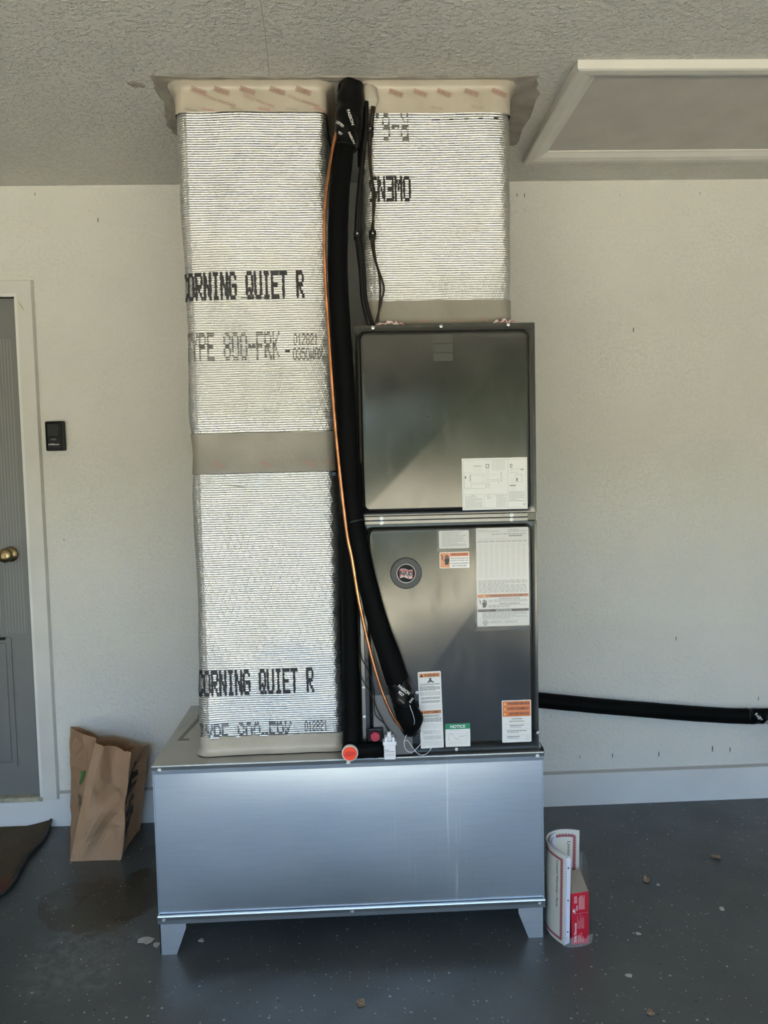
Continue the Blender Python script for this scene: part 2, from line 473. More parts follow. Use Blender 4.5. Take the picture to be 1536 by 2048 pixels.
def mat_rug():
    m, n, l, b = new_mat('coir_mat'); t = NT(m)
    v = t.coord()
    c = t.mix(t.ramp(t.noise(v, 5, 3), .4, .62), (.055, .034, .018), (.085, .060, .028))
    o = t.sep(v)
    red = t.ramp(t.m('ADD', o[1], t.m('MULTIPLY', t.noise(v, 6, 3), .12)), -.44, -.36, 1.0, 0.0)
    c = t.mix(red, c, (.10, .02, .012))
    fib = t.noise(t.comb(t.m('MULTIPLY', o[0], 1.0), t.m('MULTIPLY', o[1], 3.0), o[2]), 130, 4, .7)
    c = t.mix(t.ramp(fib, .45, .7, 0, .5), c, (.16, .11, .05))
    l.new(c, b.inputs['Base Color']); b.inputs['Roughness'].default_value = .95
    l.new(t.bump(fib, 1.0, .006), b.inputs['Normal'])
    return m
M['rug'] = mat_rug()

def mat_bag():
    m, n, l, b = new_mat('brown_kraft_paper'); t = NT(m)
    v = t.coord()
    c = t.mix(t.ramp(t.noise(v, 6, 5), .3, .7), (.35, .205, .115), (.42, .26, .15))
    l.new(c, b.inputs['Base Color']); b.inputs['Roughness'].default_value = .7
    cr = t.voro(v, 17, 'Distance')
    h = t.m('ADD', t.m('MULTIPLY', cr, 1.2), t.noise(v, 24, 5, .6))
    l.new(t.bump(h, .55, .008), b.inputs['Normal'])
    return m
M['bag'] = mat_bag()

def mat_clear():
    m, n, l, b = new_mat('clear_plastic_film'); t = NT(m)
    b.inputs['Base Color'].default_value = (.93, .93, .92, 1); b.inputs['Roughness'].default_value = .12
    b.inputs['Alpha'].default_value = .16; b.inputs['Specular IOR Level'].default_value = .9
    v = t.coord()
    l.new(t.bump(t.noise(v, 40, 4), .8, .006), b.inputs['Normal'])
    return m
M['film'] = mat_clear()

def mat_pouch():
    m, n, l, b = new_mat('clear_label_tape'); t = NT(m)
    b.inputs['Base Color'].default_value = (.25, .25, .245, 1); b.inputs['Roughness'].default_value = .14
    b.inputs['Alpha'].default_value = .10; b.inputs['Specular IOR Level'].default_value = .8
    l.new(t.bump(t.noise(t.coord(), 60, 3), .4, .002), b.inputs['Normal'])
    return m
M['pouch'] = mat_pouch()

# ------------------------------------------------------------------ the setting
XL, XR = -3.2, 3.4
floor = box('floor', XL - .2, XR + .2, YO, .2, -.12, 0, M['floor']); tag(floor, 'dark grey painted concrete garage floor with paint flecks', kind='structure')
ceil = box('ceiling', XL - .2, XR + .2, YO - .15, .2, H, H + .15, M['ceil']); tag(ceil, 'grey textured drywall ceiling', kind='structure')

DX0, DX1, DZ0, DZ1 = -2.12, -1.30, .118, 2.14      # doorway
bm = bmesh.new()
add_box(bm, XL - .2, DX0, 0, .2, 0, H); add_box(bm, DX1, XR + .2, 0, .2, 0, H)
add_box(bm, DX0, DX1, 0, .2, DZ1, H); add_box(bm, DX0, DX1, 0, .2, 0, DZ0)
wall_back = bm_obj('wall_back', bm, M['wall']); tag(wall_back, 'off-white orange-peel drywall behind the unit', kind='structure')
tag(box('wall_left', XL - .2, XL, YO, 0, 0, H, M['wall']), 'off-white side wall left of the door', kind='structure')
tag(box('wall_right', XR, XR + .2, YO, 0, 0, H, M['wall']), 'off-white side wall to the right', kind='structure')
bm = bmesh.new()
OX0, OX1, OZ = -2.9, 2.9, 2.12
add_box(bm, XL - .2, OX0, YO - .15, YO, 0, H); add_box(bm, OX1, XR + .2, YO - .15, YO, 0, H); add_box(bm, OX0, OX1, YO - .15, YO, OZ, H)
tag(bm_obj('wall_front', bm, M['wall']), 'garage front wall with the open vehicle doorway', kind='structure')
tag(box('driveway', -14, 14, -30, YO, -.12, -.02, M['concrete']), 'sunlit concrete driveway outside the garage', kind='structure')
# unseen hedge, added and placed to darken reflections and block low sky
hv, hf = [], []
nx, nz = 60, 14
for j in range(nz + 1):
    for i in range(nx + 1):
        x = -18 + 36 * i / nx; z = -.1 + 2.8 * j / nz
        q = Vector((x * .8, 3.3, z * .9))
        d = .9 * mnoise.noise(q) + .4 * mnoise.noise(q * 2.7)
        zz = z if j < nz else z + .8 * mnoise.noise(Vector((x * .7, 9, 0)))
        hv.append((x, -12.2 + d + (1.2 if j == nz else 0), zz))
for j in range(nz):
    for i in range(nx):
        a = j * (nx + 1) + i
        hf.append((a, a + 1, a + nx + 2, a + nx + 1))
tag(mesh('hedge', hv, hf, M['hedge'], smooth=True), 'unseen dark green hedge added outside to shape reflections and sky light', kind='structure')

# short nail marks on the wall
def mark_mesh():
    me = bpy.data.meshes.new('nail_mark')
    me.from_pydata([(-.0022, 0, -.010), (.001, 0, -.012), (.0026, 0, .002), (.0008, 0, .012), (-.002, 0, .008), (0, -.001, 0)], [],
                   [(0, 1, 5), (1, 2, 5), (2, 3, 5), (3, 4, 5), (4, 0, 5)])
    me.materials.append(M['grey_ink']); return me
mk = mark_mesh()
for x, z, s in [(-.975, 2.434, .8), (-1.214, 2.536, .6), (.684, 2.514, .7), (.714, 2.512, .8), (.713, 2.455, .3), (1.155, 1.973, .9), (.953, 2.486, .3), (1.101, 2.51, .35), (1.428, 2.513, .5),
                (.923, .205, .7), (1.062, .205, .9), (1.26, .203, 1.0), (1.49, .218, 1.2), (1.566, .211, 1.0), (1.687, .427, .8), (.804, .381, .4), (-.92, .366, .4), (-1.168, 1.176, .5), (1.333, .695, .8), (1.02, 1.88, .3), (-1.01, 2.47, .3)]:
    o = bpy.data.objects.new('nail_mark', mk); COL.objects.link(o); o.parent = wall_back
    o.location = (x, -.0004, z); o.scale = (s, 1, s)

# baseboards
def board(name, x0, x1, z1, label):
    y = -.014
    o = mesh(name, [(x0, 0, 0), (x1, 0, 0), (x1, y, 0), (x0, y, 0), (x0, y, z1 - .009), (x1, y, z1 - .009), (x1, -.001, z1), (x0, -.001, z1)],
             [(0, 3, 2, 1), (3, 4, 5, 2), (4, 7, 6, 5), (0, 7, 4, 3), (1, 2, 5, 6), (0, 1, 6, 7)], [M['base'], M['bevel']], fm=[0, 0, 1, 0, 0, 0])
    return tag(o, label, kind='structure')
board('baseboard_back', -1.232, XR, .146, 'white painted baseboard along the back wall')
tag(box('trim_2', DX0 - .1, -1.232, -.014, 0, 0, .116, M['base'], bevel=.002), 'white painted board below the door sill', kind='structure')

# door casing
def casing():
    y0, y1 = -.020, -.004
    V = [(-1.236, y1, .116), (-1.236, y1, 2.204), (-2.19, y1, 2.204), (-2.19, y1, 2.150), (-1.292, y1, 2.150), (-1.292, y1, .116)]
    V2 = [(-1.241, y0, .116), (-1.241, y0, 2.199), (-2.19, y0, 2.199), (-2.19, y0, 2.155), (-1.297, y0, 2.155), (-1.297, y0, .116)]
    vv = [(x, 0, z) for x, _, z in V] + V + V2
    f = []
    for a in (0, 6):
        for i in range(6):
            j = (i + 1) % 6
            f.append((a + i, a + j, a + 6 + j, a + 6 + i))
    f += [(12, 13, 16, 17), (13, 14, 15, 16)]
    return mesh('trim_1', vv, f, M['trim'])
tag(casing(), 'off-white flat casing around the grey door', kind='structure')
bm = bmesh.new()
add_box(bm, -1.310, -1.294, -.016, .10, .118, 2.160, .002); add_box(bm, DX0, -1.285, -.018, .10, 2.140, 2.160, .002)
tag(bm_obj('trim_3', bm, M['jamb']), 'white jamb strip around the grey door', kind='structure')
mesh('peeled_paint', [(-1.296, -.0215, 2.125), (-1.292, -.024, 2.085), (-1.268, -.023, 2.078), (-1.278, -.026, 2.100)], [(0, 1, 2, 3)], M['jamb_flake'], bpy.data.objects['trim_1'])

door = empty('door_1', (-1.72, .03, .13), 'grey panelled entry door at the left edge', kind='structure')
slab = box('door_slab', DX0, -1.3105, .012, .055, .128, 2.139, M['slab'], door, .002)
for k, x in enumerate([-1.345, -1.357, -1.369, -1.381, -1.393, -1.405, -1.417, -1.44]):
    box('groove', x - .0008, x + .0008, .0112, .013, .80, 1.98, M['groove'], door)
def rect_frame(name, x0, x1, z0, z1, w, y0, y1, mat, parent):
    bm = bmesh.new()
    add_box(bm, x0, x1, y0, y1, z1 - w, z1); add_box(bm, x0, x1, y0, y1, z0, z0 + w)
    add_box(bm, x0, x0 + w, y0, y1, z0 + w, z1 - w); add_box(bm, x1 - w, x1, y0, y1, z0 + w, z1 - w)
    return bm_obj(name, bm, mat, parent)
rect_frame('lower_panel_moulding', -2.0, -1.402, .25, .782, .018, .006, .013, M['slab'], door)
box('lower_panel', -1.98, -1.425, .0075, .0118, .275, .762, M['slab'], door, .002)
box('panel_latch', -1.445, -1.424, .000, .012, .776, .786, M['black_plastic'], door, .002)
knob = lathe('door_knob', [(.030, 0), (.031, -.004), (.027, -.009), (.014, -.014), (.012, -.030), (.018, -.036), (.026, -.044), (.0285, -.054), (.026, -.064), (.019, -.070), (.012, -.0715), (.010, -.069), (.004, -.069), (.0, -.0685)],
             (-1.386, .012, 1.124), (0, 1, 0), M['brass'], door)
knob['label'] = 'round brass door knob'
tag(box('trim_4', DX0, -1.30, -.020, .06, .110, .128, M['threshold'], bevel=.002), 'worn tan threshold under the door', kind='structure')

# ------------------------------------------------------------------ attic hatch
HX0, HX1, HY0, HY1 = .652, 1.80, -.972, -.258
hatch = empty('attic_hatch', (1.2, -.6, H), 'flat attic hatch panel with moulded white frame in the ceiling', 'hatch')
prof = [(0, 0), (0, .024), (.006, .027), (.030, .027), (.050, .022), (.066, .012), (.074, .009), (.076, .0)]
cor = [(HX0, HY0), (HX1, HY0), (HX1, HY1), (HX0, HY1)]
ins = [(1, 1), (-1, 1), (-1, -1), (1, -1)]
for k in range(4):
    k2 = (k + 1) % 4
    V, Fc = [], []
    for (c, i_) in ((cor[k], ins[k]), (cor[k2], ins[k2])):
        for tt, d in prof: V.append((c[0] + i_[0] * tt, c[1] + i_[1] * tt, H - d))
    n_ = len(prof)
    for j in range(n_ - 1): Fc.append((j, j + 1, n_ + j + 1, n_ + j))
    Fc += [tuple(range(n_))[::-1], tuple(range(n_, 2 * n_))]
    mesh('frame_moulding', V, Fc, M['trim'], hatch)
box('hatch_panel', HX0 + .07, HX1 - .07, HY0 + .07, HY1 - .07, H - .006, H - .001, M['hatch'], hatch)

# ceiling details: rough putty where the hole was cut, peeling paint, a joint crack
def ceil_patch(name, pts, mat, th=.004, label=None):
    V = [(x, y, H - .0005) for x, y in pts]; n_ = len(pts)
    cx = sum(p[0] for p in pts) / n_; cy = sum(p[1] for p in pts) / n_
    V += [(cx + (x - cx) * .86, cy + (y - cy) * .86, H - th * random.uniform(.6, 1.2)) for x, y in pts]
    V.append((cx, cy, H - th))
    Fc = []
    for i in range(n_):
        j = (i + 1) % n_
        Fc += [(i, j, n_ + j, n_ + i), (n_ + i, n_ + j, 2 * n_)]
    return mesh(name, V, Fc, mat, ceil)
def jag(pts, amp=.006, n=5):
    out = []
    for i, p in enumerate(pts):
        q = pts[(i + 1) % len(pts)]
        for k in range(n):
            t_ = k / n
            out.append((p[0] + (q[0] - p[0]) * t_ + random.uniform(-amp, amp), p[1] + (q[1] - p[1]) * t_ + random.uniform(-amp, amp)))
    return out
ceil_patch('putty_patch', jag([(-.545, -.880), (-.465, -.885), (-.462, -.60), (-.56, -.45), (-.575, -.56), (-.550, -.72)]), M['putty'], .0025)
ceil_patch('putty_patch', jag([(.468, -.885), (.565, -.865), (.590, -.77), (.600, -.55), (.610, -.37), (.575, -.36), (.535, -.45), (.47, -.60)]), M['putty'], .0025)
ceil_patch('putty_patch', jag([(-.625, -.850), (-.580, -.852), (-.578, -.826), (-.605, -.822)], .005), M['putty'], .003)
ceil_patch('putty_patch', jag([(-.545, -.890), (.565, -.880), (.56, -.852), (-.54, -.855)], .004, 24), M['putty'], .004)
for (x, y, s) in ((.530, -1.115, 1.0), (.385, -.960, 1.8), (-.02, -.98, .7), (.28, -1.02, .6)):
    V = [(x - .012 * s, y - .004 * s, H - .001), (x + .008 * s, y - .010 * s, H - .009), (x + .018 * s, y + .002, H - .001), (x + .004 * s, y + .007 * s, H - .004), (x - .006 * s, y + .005 * s, H - .001)]
    mesh('peeling_paint', V, [(0, 1, 3, 4), (1, 2, 3)], M['ceil'], ceil)
tube('joint_crack', [(-.194, -1.30, H), (-.195, -1.20, H), (-.201, -1.05, H), (-.205, -.97, H), (-.210, -.89, H)], .0006, M['putty'], ceil, seg=6, n=4)

# ------------------------------------------------------------------ plenum stand
def screw_head(name, c, parent, mat=None, r=.0055):
    """hex-washer screw facing the camera side (-Y)"""
    V, Fc = [], []
    for rr, d, seg in ((r, 0, 12), (r, -.0012, 12), (r * .62, -.0016, 12), (r * .60, -.0048, 12), (r * .3, -.0052, 12)):
        for k in range(12):
            a = 2 * math.pi * k / 12
            V.append((c[0] + rr * math.cos(a), c[1] + d, c[2] + rr * math.sin(a)))
    for i in range(4):
        for k in range(12):
            k2 = (k + 1) % 12
            Fc.append((i * 12 + k, i * 12 + k2, (i + 1) * 12 + k2, (i + 1) * 12 + k))
    Fc.append(tuple(48 + k for k in range(12)))
    return mesh(name, V, Fc, mat or M['steel'], parent)

stand = empty('plenum_stand', (-.034, -.63, 0), 'galvanised sheet metal return plenum box on four splayed feet', 'plenum')
# shallow cross-broken front panel
V, Fc = [], []
nx, nz = 24, 12
for j in range(nz + 1):
    for i in range(nx + 1):
        u, w = i / nx, j / nz
        d = -.010 * math.sin(math.pi * u) ** .8 * math.sin(math.pi * w) ** .8 + .0015 * mnoise.noise(Vector((u * 5, w * 3, 1)))
        V.append((BX0 + .003 + u * (BX1 - BX0 - .006), BY0 + .006 + d, BZ + .02 + w * (ZT - BZ - .035)))
for j in range(nz):
    for i in range(nx):
        a = j * (nx + 1) + i; Fc.append((a, a + 1, a + nx + 2, a + nx + 1))
mesh('front_panel', V, Fc, M['galv'], stand, smooth=True)
box('side_panel', BX0, BX0 + .003, BY0 + .003, BY1, BZ + .01, ZT - .004, M['galv'], stand)
box('side_panel', BX1 - .003, BX1, BY0 + .003, BY1, BZ + .01, ZT - .004, M['galv'], stand)
box('back_panel', BX0 + .003, BX1 - .003, BY1 - .003, BY1, BZ + .01, ZT - .004, M['galv'], stand)
box('bottom_panel', BX0 + .003, BX1 - .003, BY0 + .006, BY1 - .003, BZ + .008, BZ + .011, M['galv'], stand)
top = box('top_panel', BX0, BX1, BY0 + .001, BY1, ZT - .003, ZT, M['galv_top'], stand, .001)
def lip(name, z0, z1, y, bulge, parent):
    """rolled horizontal lip along the front edge"""
    pts = [(y + .004, z0), (y, z0 + .0015), (y - bulge * .3, (z0 + z1) / 2), (y - bulge, z1 - .003), (y - bulge * .6, z1), (y + .004, z1 + .0005)]
    V, Fc = [], []
    for x in (BX0 - .001, BX1 + .001):
        for yy, zz in pts: V.append((x, yy, zz))
    n_ = len(pts)
    for j in range(n_ - 1): Fc.append((j, n_ + j, n_ + j + 1, j + 1))
    Fc += [tuple(range(n_)), tuple(range(n_, 2 * n_))[::-1]]
    return mesh(name, V, Fc, M['galv'], parent)
lip('top_lip', ZT - .028, ZT + .0005, BY0 - .001, .004, stand)
lip('bottom_lip', BZ - .002, BZ + .026, BY0 - .002, .004, stand)
for x, z in ((BX0 + .022, ZT - .014), (-.037, ZT - .013), (BX1 - .018, ZT - .014), (BX0 + .017, BZ + .012), (-.037, BZ + .012), (BX1 - .016, BZ + .012)):
    screw_head('screw', (x, BY0 - .004, z), stand, r=.007)
# feet: folded corner brackets tapering to the floor
for sx, xe in ((1, BX0 + .002), (-1, BX1 - .002)):
    for sy, ye in ((1, BY0 + .003), (-1, BY1 - .003)):
        t_ = .0025
        x1, x2 = xe, xe + sx * .078; x3 = xe + sx * .048
        P = [(x1, ye, BZ), (x2, ye, BZ), (x2, ye, BZ - .018), (x3, ye, 0.0), (x1, ye, 0.0)]
        y2 = ye + sy * .078; y3 = ye + sy * .048
        Q = [(xe, ye, BZ), (xe, y2, BZ), (xe, y2, BZ - .018), (xe, y3, 0.0), (xe, ye, 0.0)]
        V, Fc = [], []
        for poly, off in ((P, (0, sy * t_, 0)), (Q, (sx * t_, 0, 0))):
            b_ = len(V)
            V += [Vector(p) for p in poly] + [Vector(p) + Vector(off) for p in poly]
            Fc += [tuple(b_ + i for i in range(5)), tuple(b_ + 5 + i for i in range(5))[::-1]]
            for i in range(5):
                j = (i + 1) % 5; Fc.append((b_ + i, b_ + j, b_ + 5 + j, b_ + 5 + i))
        mesh('foot', V, Fc, M['galv_leg'], stand)
mesh('corner_tab', [(BX1 - .006, -.905, ZT + .018), (BX1 + .002, -.905, ZT + .010), (BX1 + .006, -.905, ZT - .002), (BX1 + .005, -.905, ZT - .018), (BX1 + .0035, -.905, ZT - .018), (BX1 + .004, -.905, ZT - .002), (BX1, -.905, ZT + .006),
      (BX1 - .006, -.870, ZT + .018), (BX1 + .002, -.870, ZT + .010), (BX1 + .006, -.870, ZT - .002), (BX1 + .005, -.870, ZT - .018), (BX1 + .0035, -.870, ZT - .018), (BX1 + .004, -.870, ZT - .002), (BX1, -.870, ZT + .006)],
     [(0, 6, 5, 4, 3, 2, 1), (7, 8, 9, 10, 11, 12, 13)] + [(i, (i + 1) % 7, 7 + (i + 1) % 7, 7 + i) for i in range(7)], M['black_plastic'], stand)
# stencilled word and old label residue on the top sheet
tv, tf, tb = text2d('TOP', .01)
sc_ = .03
mesh('top_stencil', [(-.612 + (v[0]) * sc_ * .9 * .35 + v[1] * sc_ * .2 , -.600 + v[0] * sc_ * .8 * 1.0, ZT + .0008) for v in tv], tf, M['black_ink'], stand)
mesh('label_residue', [(-.588, -.705, ZT + .0006), (-.550, -.705, ZT + .0006), (-.552, -.690, ZT + .0006), (-.574, -.690, ZT + .0006), (-.548, -.48, ZT + .0006), (-.53, -.48, ZT + .0006), (-.53, -.45, ZT + .0006), (-.572, -.45, ZT + .0006), (-.566, -.48, ZT + .0006)],
     [(0, 1, 2, 3), (0, 3, 4, 8), (8, 4, 5, 6, 7)], M['grey_faint'], stand)

# ------------------------------------------------------------------ ducts
class Duct:
    def __init__(s, x0, x1, yf, yb, r, amp, seed):
        s.x0, s.x1, s.yf, s.yb, s.r, s.amp, s.seed = x0, x1, yf, yb, r, amp, seed
        s.lf = x1 - x0 - 2 * r; s.ls = yb - yf - 2 * r; s.arc = math.pi / 2 * r
        s.tot = 2 * (s.lf + s.ls) + 4 * s.arc
        s.pinch = []
    def base(s, q):
        """perimeter point and outward normal; q = 0 where the front face starts after the left corner, growing to the right"""
        r = s.r; q = q % s.tot
        segs = [('l', s.lf, Vector((s.x0 + r, s.yf)), Vector((1, 0)), Vector((0, -1))),
                ('a', s.arc, Vector((s.x1 - r, s.yf + r)), -90, None),
                ('l', s.ls, Vector((s.x1, s.yf + r)), Vector((0, 1)), Vector((1, 0))),
                ('a', s.arc, Vector((s.x1 - r, s.yb - r)), 0, None),
                ('l', s.lf, Vector((s.x1 - r, s.yb)), Vector((-1, 0)), Vector((0, 1))),
                ('a', s.arc, Vector((s.x0 + r, s.yb - r)), 90, None),
                ('l', s.ls, Vector((s.x0, s.yb - r)), Vector((0, -1)), Vector((-1, 0))),
                ('a', s.arc, Vector((s.x0 + r, s.yf + r)), 180, None)]
        for k, L, p, d, nn in segs:
            if q <= L or (k == 'a' and d == 180):
                if k == 'l': return p + d * q, nn
                a = math.radians(d + 90 * min(q / L, 1.0)); nn = Vector((math.cos(a), math.sin(a)))
                return p + nn * r, nn
            q -= L
    def bulge(s, q, z):
        p, nn = s.base(q)
        v = Vector((p.x * 4.2, p.y * 4.2, z * 3.4 + s.seed))
        d = s.amp * mnoise.noise(v) + s.amp * .45 * mnoise.noise(v * 2.6)
        # side faces sag a little between the tapes
        for zc, w, dep in s.pinch:
            e = max(0.0, 1 - abs(z - zc) / w); d -= dep * e * e * (3 - 2 * e)
        return d
    def pt(s, q, z, off=0.0):
        p, nn = s.base(q); d = s.bulge(q, z) + off
        return Vector((p.x + nn.x * d, p.y + nn.y * d, z))
    def skin(s, name, z0, z1, nz, mat, parent, off=0.0, ragged0=0.0, ragged1=0.0, flare0=0.0, flare1=0.0):
        qs = []
        edges = [0, s.lf, s.lf + s.arc, s.lf + s.arc + s.ls, s.lf + 2 * s.arc + s.ls, 2 * s.lf + 2 * s.arc + s.ls, 2 * s.lf + 3 * s.arc + s.ls, 2 * s.lf + 3 * s.arc + 2 * s.ls, s.tot]
        cnt = [40, 6, 24, 4, 16, 4, 24, 6]
        for a, b, c in zip(edges[:-1], edges[1:], cnt):
            qs += [a + (b - a) * i / c for i in range(c)]
        n_ = len(qs); V, U, Fc = [], [], []
        for j in range(nz + 1):
            for i, q in enumerate(qs):
                w = j / nz
                za = z0 + (ragged0 * mnoise.noise(Vector((q * 60, 3.1, s.seed))) if ragged0 else 0)
                zb = z1 + (ragged1 * mnoise.noise(Vector((q * 40, 8.3, s.seed))) if ragged1 else 0)
                z = za + (zb - za) * w
                fl = flare0 * max(0, 1 - w * 4) ** 2 + flare1 * max(0, 1 - (1 - w) * 4) ** 2
                V.append(s.pt(q, z, off + fl)); U.append((q, z))
        for j in range(nz):
            for i in range(n_):
                i2 = (i + 1) % n_
                Fc.append((j * n_ + i, j * n_ + i2, (j + 1) * n_ + i2, (j + 1) * n_ + i))
        return mesh(name, V, Fc, mat, parent, smooth=True, uv=U)
    def print_dots(s, name, string, x, z, h, pitch, mat, parent, dot=1.0, flip=False, zmin=None, off=.0016, skew=0.0, streak=True, gap=0.0):
        """coarse ink-jet lettering made of small vertical dashes; x = left edge on the front face, z = bottom"""
        words = [(m_.start(), m_.group()) for m_ in re.finditer(r'[^ ]+', string)]
        if len(words) > 1 and not flip:
            for k_, wd in words:
                s.print_dots(name, wd, x + k_ * pitch, z + skew * k_ * pitch, h, pitch, mat, parent, dot, flip, zmin, off, skew, streak, gap)
            return
        V, Fc = [], []
        cw, ch = pitch / 6.0, h / 7.0
        W = pitch * len(string) - cw
        rnd = random.Random(string + name)
        def cell(xa, xb, za, zb):
            if zmin is not None:
                za = max(za, zmin)
                if zb <= za: return
            if flip: xa, xb, za, zb = 2 * x + W - xb, 2 * x + W - xa, 2 * z + h - zb, 2 * z + h - za
            b_ = len(V)
            for (xx, zz) in ((xa, za), (xb, za), (xb, zb), (xa, zb)):
                V.append(s.pt(xx - s.x0 - s.r, zz + skew * (xx - x), off))
            Fc.append((b_, b_ + 1, b_ + 2, b_ + 3))
        for k, c in enumerate(string):
            rows = DOT[c].split()
            for r_, row in enumerate(rows):
                for i, on in enumerate(row):
                    if on != '1': continue
                    xc = x + k * pitch + (i + .5) * cw; zc = z + h - (r_ + .5) * ch
                    for hs in (0, 1):
                        w = cw * (.62 * dot) * rnd.uniform(.72, 1.18)
                        za = zc - ch * .53 + hs * ch * .53 + gap * ch; zb = za + ch * .56 - gap * ch
                        if gap and rnd.random() < .08: continue
                        dx = rnd.uniform(-.12, .12) * cw
                        cell(xc - w + dx, xc + w + dx, za, zb)
        return mesh(name, V, Fc, mat, parent)

dl = Duct(-.486, -.050, -.850, -.385, .030, .0085, 2.0)
dl.pinch = [(1.50, .13, .004), (.60, .10, .004)]
TL0, TL1 = 1.440, 1.558
ldct = empty('supply_duct', (-.268, -.62, ZT), 'foil wrapped insulated duct standing on the left of the plenum box', 'duct')
dl.skin('foil_wrap', ZT + .048, H - .075, 210, M['foil'], ldct, ragged0=.006)
dl.skin('duct_tape_band', TL0, TL1, 8, M['tape'], ldct, off=.0035)
dl.skin('base_tape', ZT + .002, ZT + .055, 6, M['tape_cream'], ldct, off=.003, ragged1=.008, flare0=.012)
dl.skin('top_tape', H - .085, H - .001, 8, M['tape_cream'], ldct, off=.004, flare1=.022)
dl.print_dots('printed_lettering', 'CORNING QUIET R', -.497, 1.946, .080, .0246, M['black_ink'], ldct, 1.45, skew=.012)
dl.print_dots('printed_lettering', 'TYPE 800-FRK', -.492, 1.770, .083, .0240, M['grey_ink'], ldct, 1.05, gap=.18, skew=.005)
dl.print_dots('printed_lettering', '-', -.192, 1.770, .050, .0165, M['black_ink'], ldct, .9)
dl.print_dots('printed_lettering', '012821', -.166, 1.812, .034, .0122, M['grey_ink'], ldct, 1.0, gap=.05)
dl.print_dots('printed_lettering', '0350WAX', -.169, 1.769, .035, .0128, M['grey_ink'], ldct, 1.0, gap=.05)
dl.print_dots('printed_lettering', 'CORNING QUIET R', -.493, .766, .078, .0240, M['black_ink'], ldct, 1.4, skew=.010)
dl.print_dots('printed_lettering', 'TYPE 800-FRK', -.490, .600, .082, .0238, M['grey_ink'], ldct, 1.1, zmin=.640, gap=.12)
dl.print_dots('printed_lettering', '012821', -.168, .646, .034, .0118, M['grey_ink'], ldct, 1.0)
# dark seam line beneath the words QUIET
def strip_on(d, name, x0, x1, z, h, mat, parent, off=.0018, tilt=0.0):
    V, Fc = [], []
    n_ = 14
    for i in range(n_ + 1):
        x = x0 + (x1 - x0) * i / n_
        for zz in (z, z + h): V.append(d.pt(x - d.x0 - d.r, zz + tilt * (x - x0), off))
    for i in range(n_): Fc.append((2 * i, 2 * i + 2, 2 * i + 3, 2 * i + 1))
    return mesh(name, V, Fc, mat, parent)
strip_on(dl, 'printed_line', -.316, -.235, 1.952, .0022, M['black_ink'], ldct)
strip_on(dl, 'printed_line', -.312, -.235, .771, .0022, M['black_ink'], ldct)
strip_on(dl, 'foil_crease', -.37, -.325, 1.402, .0012, M['grey_ink'], ldct, tilt=-.08)

dr = Duct(.047, .489, -.845, -.40, .034, .006, 11.0)
dr.pinch = [(1.90, .10, .002)]
rdct = empty('return_duct', (.268, -.62, FZ), 'foil wrapped insulated duct rising from the top of the grey air handler', 'duct')
dr.skin('foil_wrap', FZ + .055, H - .085, 110, M['foil'], rdct)
dr.skin('base_tape', FZ + .001, FZ + .078, 8, M['tape'], rdct, off=.0035, ragged1=.0015, flare0=.020)
dr.skin('top_tape', H - .090, H - .001, 8, M['tape_cream'], rdct, off=.0045, flare1=.020)
dr.print_dots('printed_lettering', 'OWENS', .068, 2.226, .074, .0250, M['black_ink'], rdct, 1.3, flip=True)
dr.print_dots('printed_lettering', 'R-6.0', .055, 2.402, .078, .0272, M['grey_ink'], rdct, 1.0, flip=True, gap=.16)
strip_on(dr, 'printed_line', .165, .200, 2.294, .0022, M['black_ink'], rdct)
for x in (.254, .266, .306, .350, .392, .438):
    strip_on(dr, 'printed_dash', x, x + .013, 2.457 + (x - .25) * .02, .0035, M['black_ink'], rdct)
# faint diagonal printing on the tapes
def tape_print(d, x, z, string, size, mat, parent, ang, off):
    tv, tf, tb = text2d(string, .0)
    ca, sa = math.cos(ang), math.sin(ang)
    V = []
    for v in tv:
        a, b_ = v[0] * size, v[1] * size
        V.append(d.pt(x + a * ca - b_ * sa - d.x0 - d.r, z + a * sa + b_ * ca, off))
    mesh('tape_print', V, tf, mat, parent)
def tape_logo(d, x, z, s_, mat, parent, off, ang=-.35):
    ca, sa = math.cos(ang), math.sin(ang)
    V, Fc = [], []
    def q(a0, a1, b0, b1):
        b_ = len(V)
        for a, b2 in ((a0, b0), (a1, b0), (a1, b1), (a0, b1)):
            V.append(d.pt(x + a * s_ * ca - b2 * s_ * sa - d.x0 - d.r, z + a * s_ * sa + b2 * s_ * ca, off))
        Fc.append((b_, b_ + 1, b_ + 2, b_ + 3))
    q(0, 3.2, 0, .12); q(0, 3.2, .9, 1.02); q(0, .1, 0, 1.02); q(3.1, 3.2, 0, 1.02)
    for i in range(5): q(.3 + i * .55, .7 + i * .55, .25, .75)
    mesh('tape_print', V, Fc, mat, parent)
for i, x in enumerate([-.44, -.375, -.30, -.215, -.14]):
    tape_logo(dl, x, H - .028, .014, M['red_faint'], ldct, .0105)
for i, x in enumerate([-.40, -.29, -.16]):
    tape_print(dl, x, H - .045, 'COLD WEATHER', .012, M['red_faint'], ldct, -.35, .0075)
for i, x in enumerate([-.46, -.41, -.33, -.25, -.17, -.09]):
    tape_print(dl, x, H - .079, '181A-FX', .010, M['red_scrap'] if i % 2 else M['grey_faint'], ldct, -.18, .0058)
for i, x in enumerate([.13, .20, .27, .35, .43]):
    tape_logo(dr, x, H - .035, .013, M['red_faint'], rdct, .0105)
for i, x in enumerate([.25, .37]):
    tape_print(dr, x, H - .076, '181A-FX', .010, M['grey_faint'], rdct, -.18, .0062)
for i, x in enumerate([-.42, -.28, -.15, -.09]):
    tape_logo(dl, x, 1.466, .012, M['red_faint'], ldct, .0050)
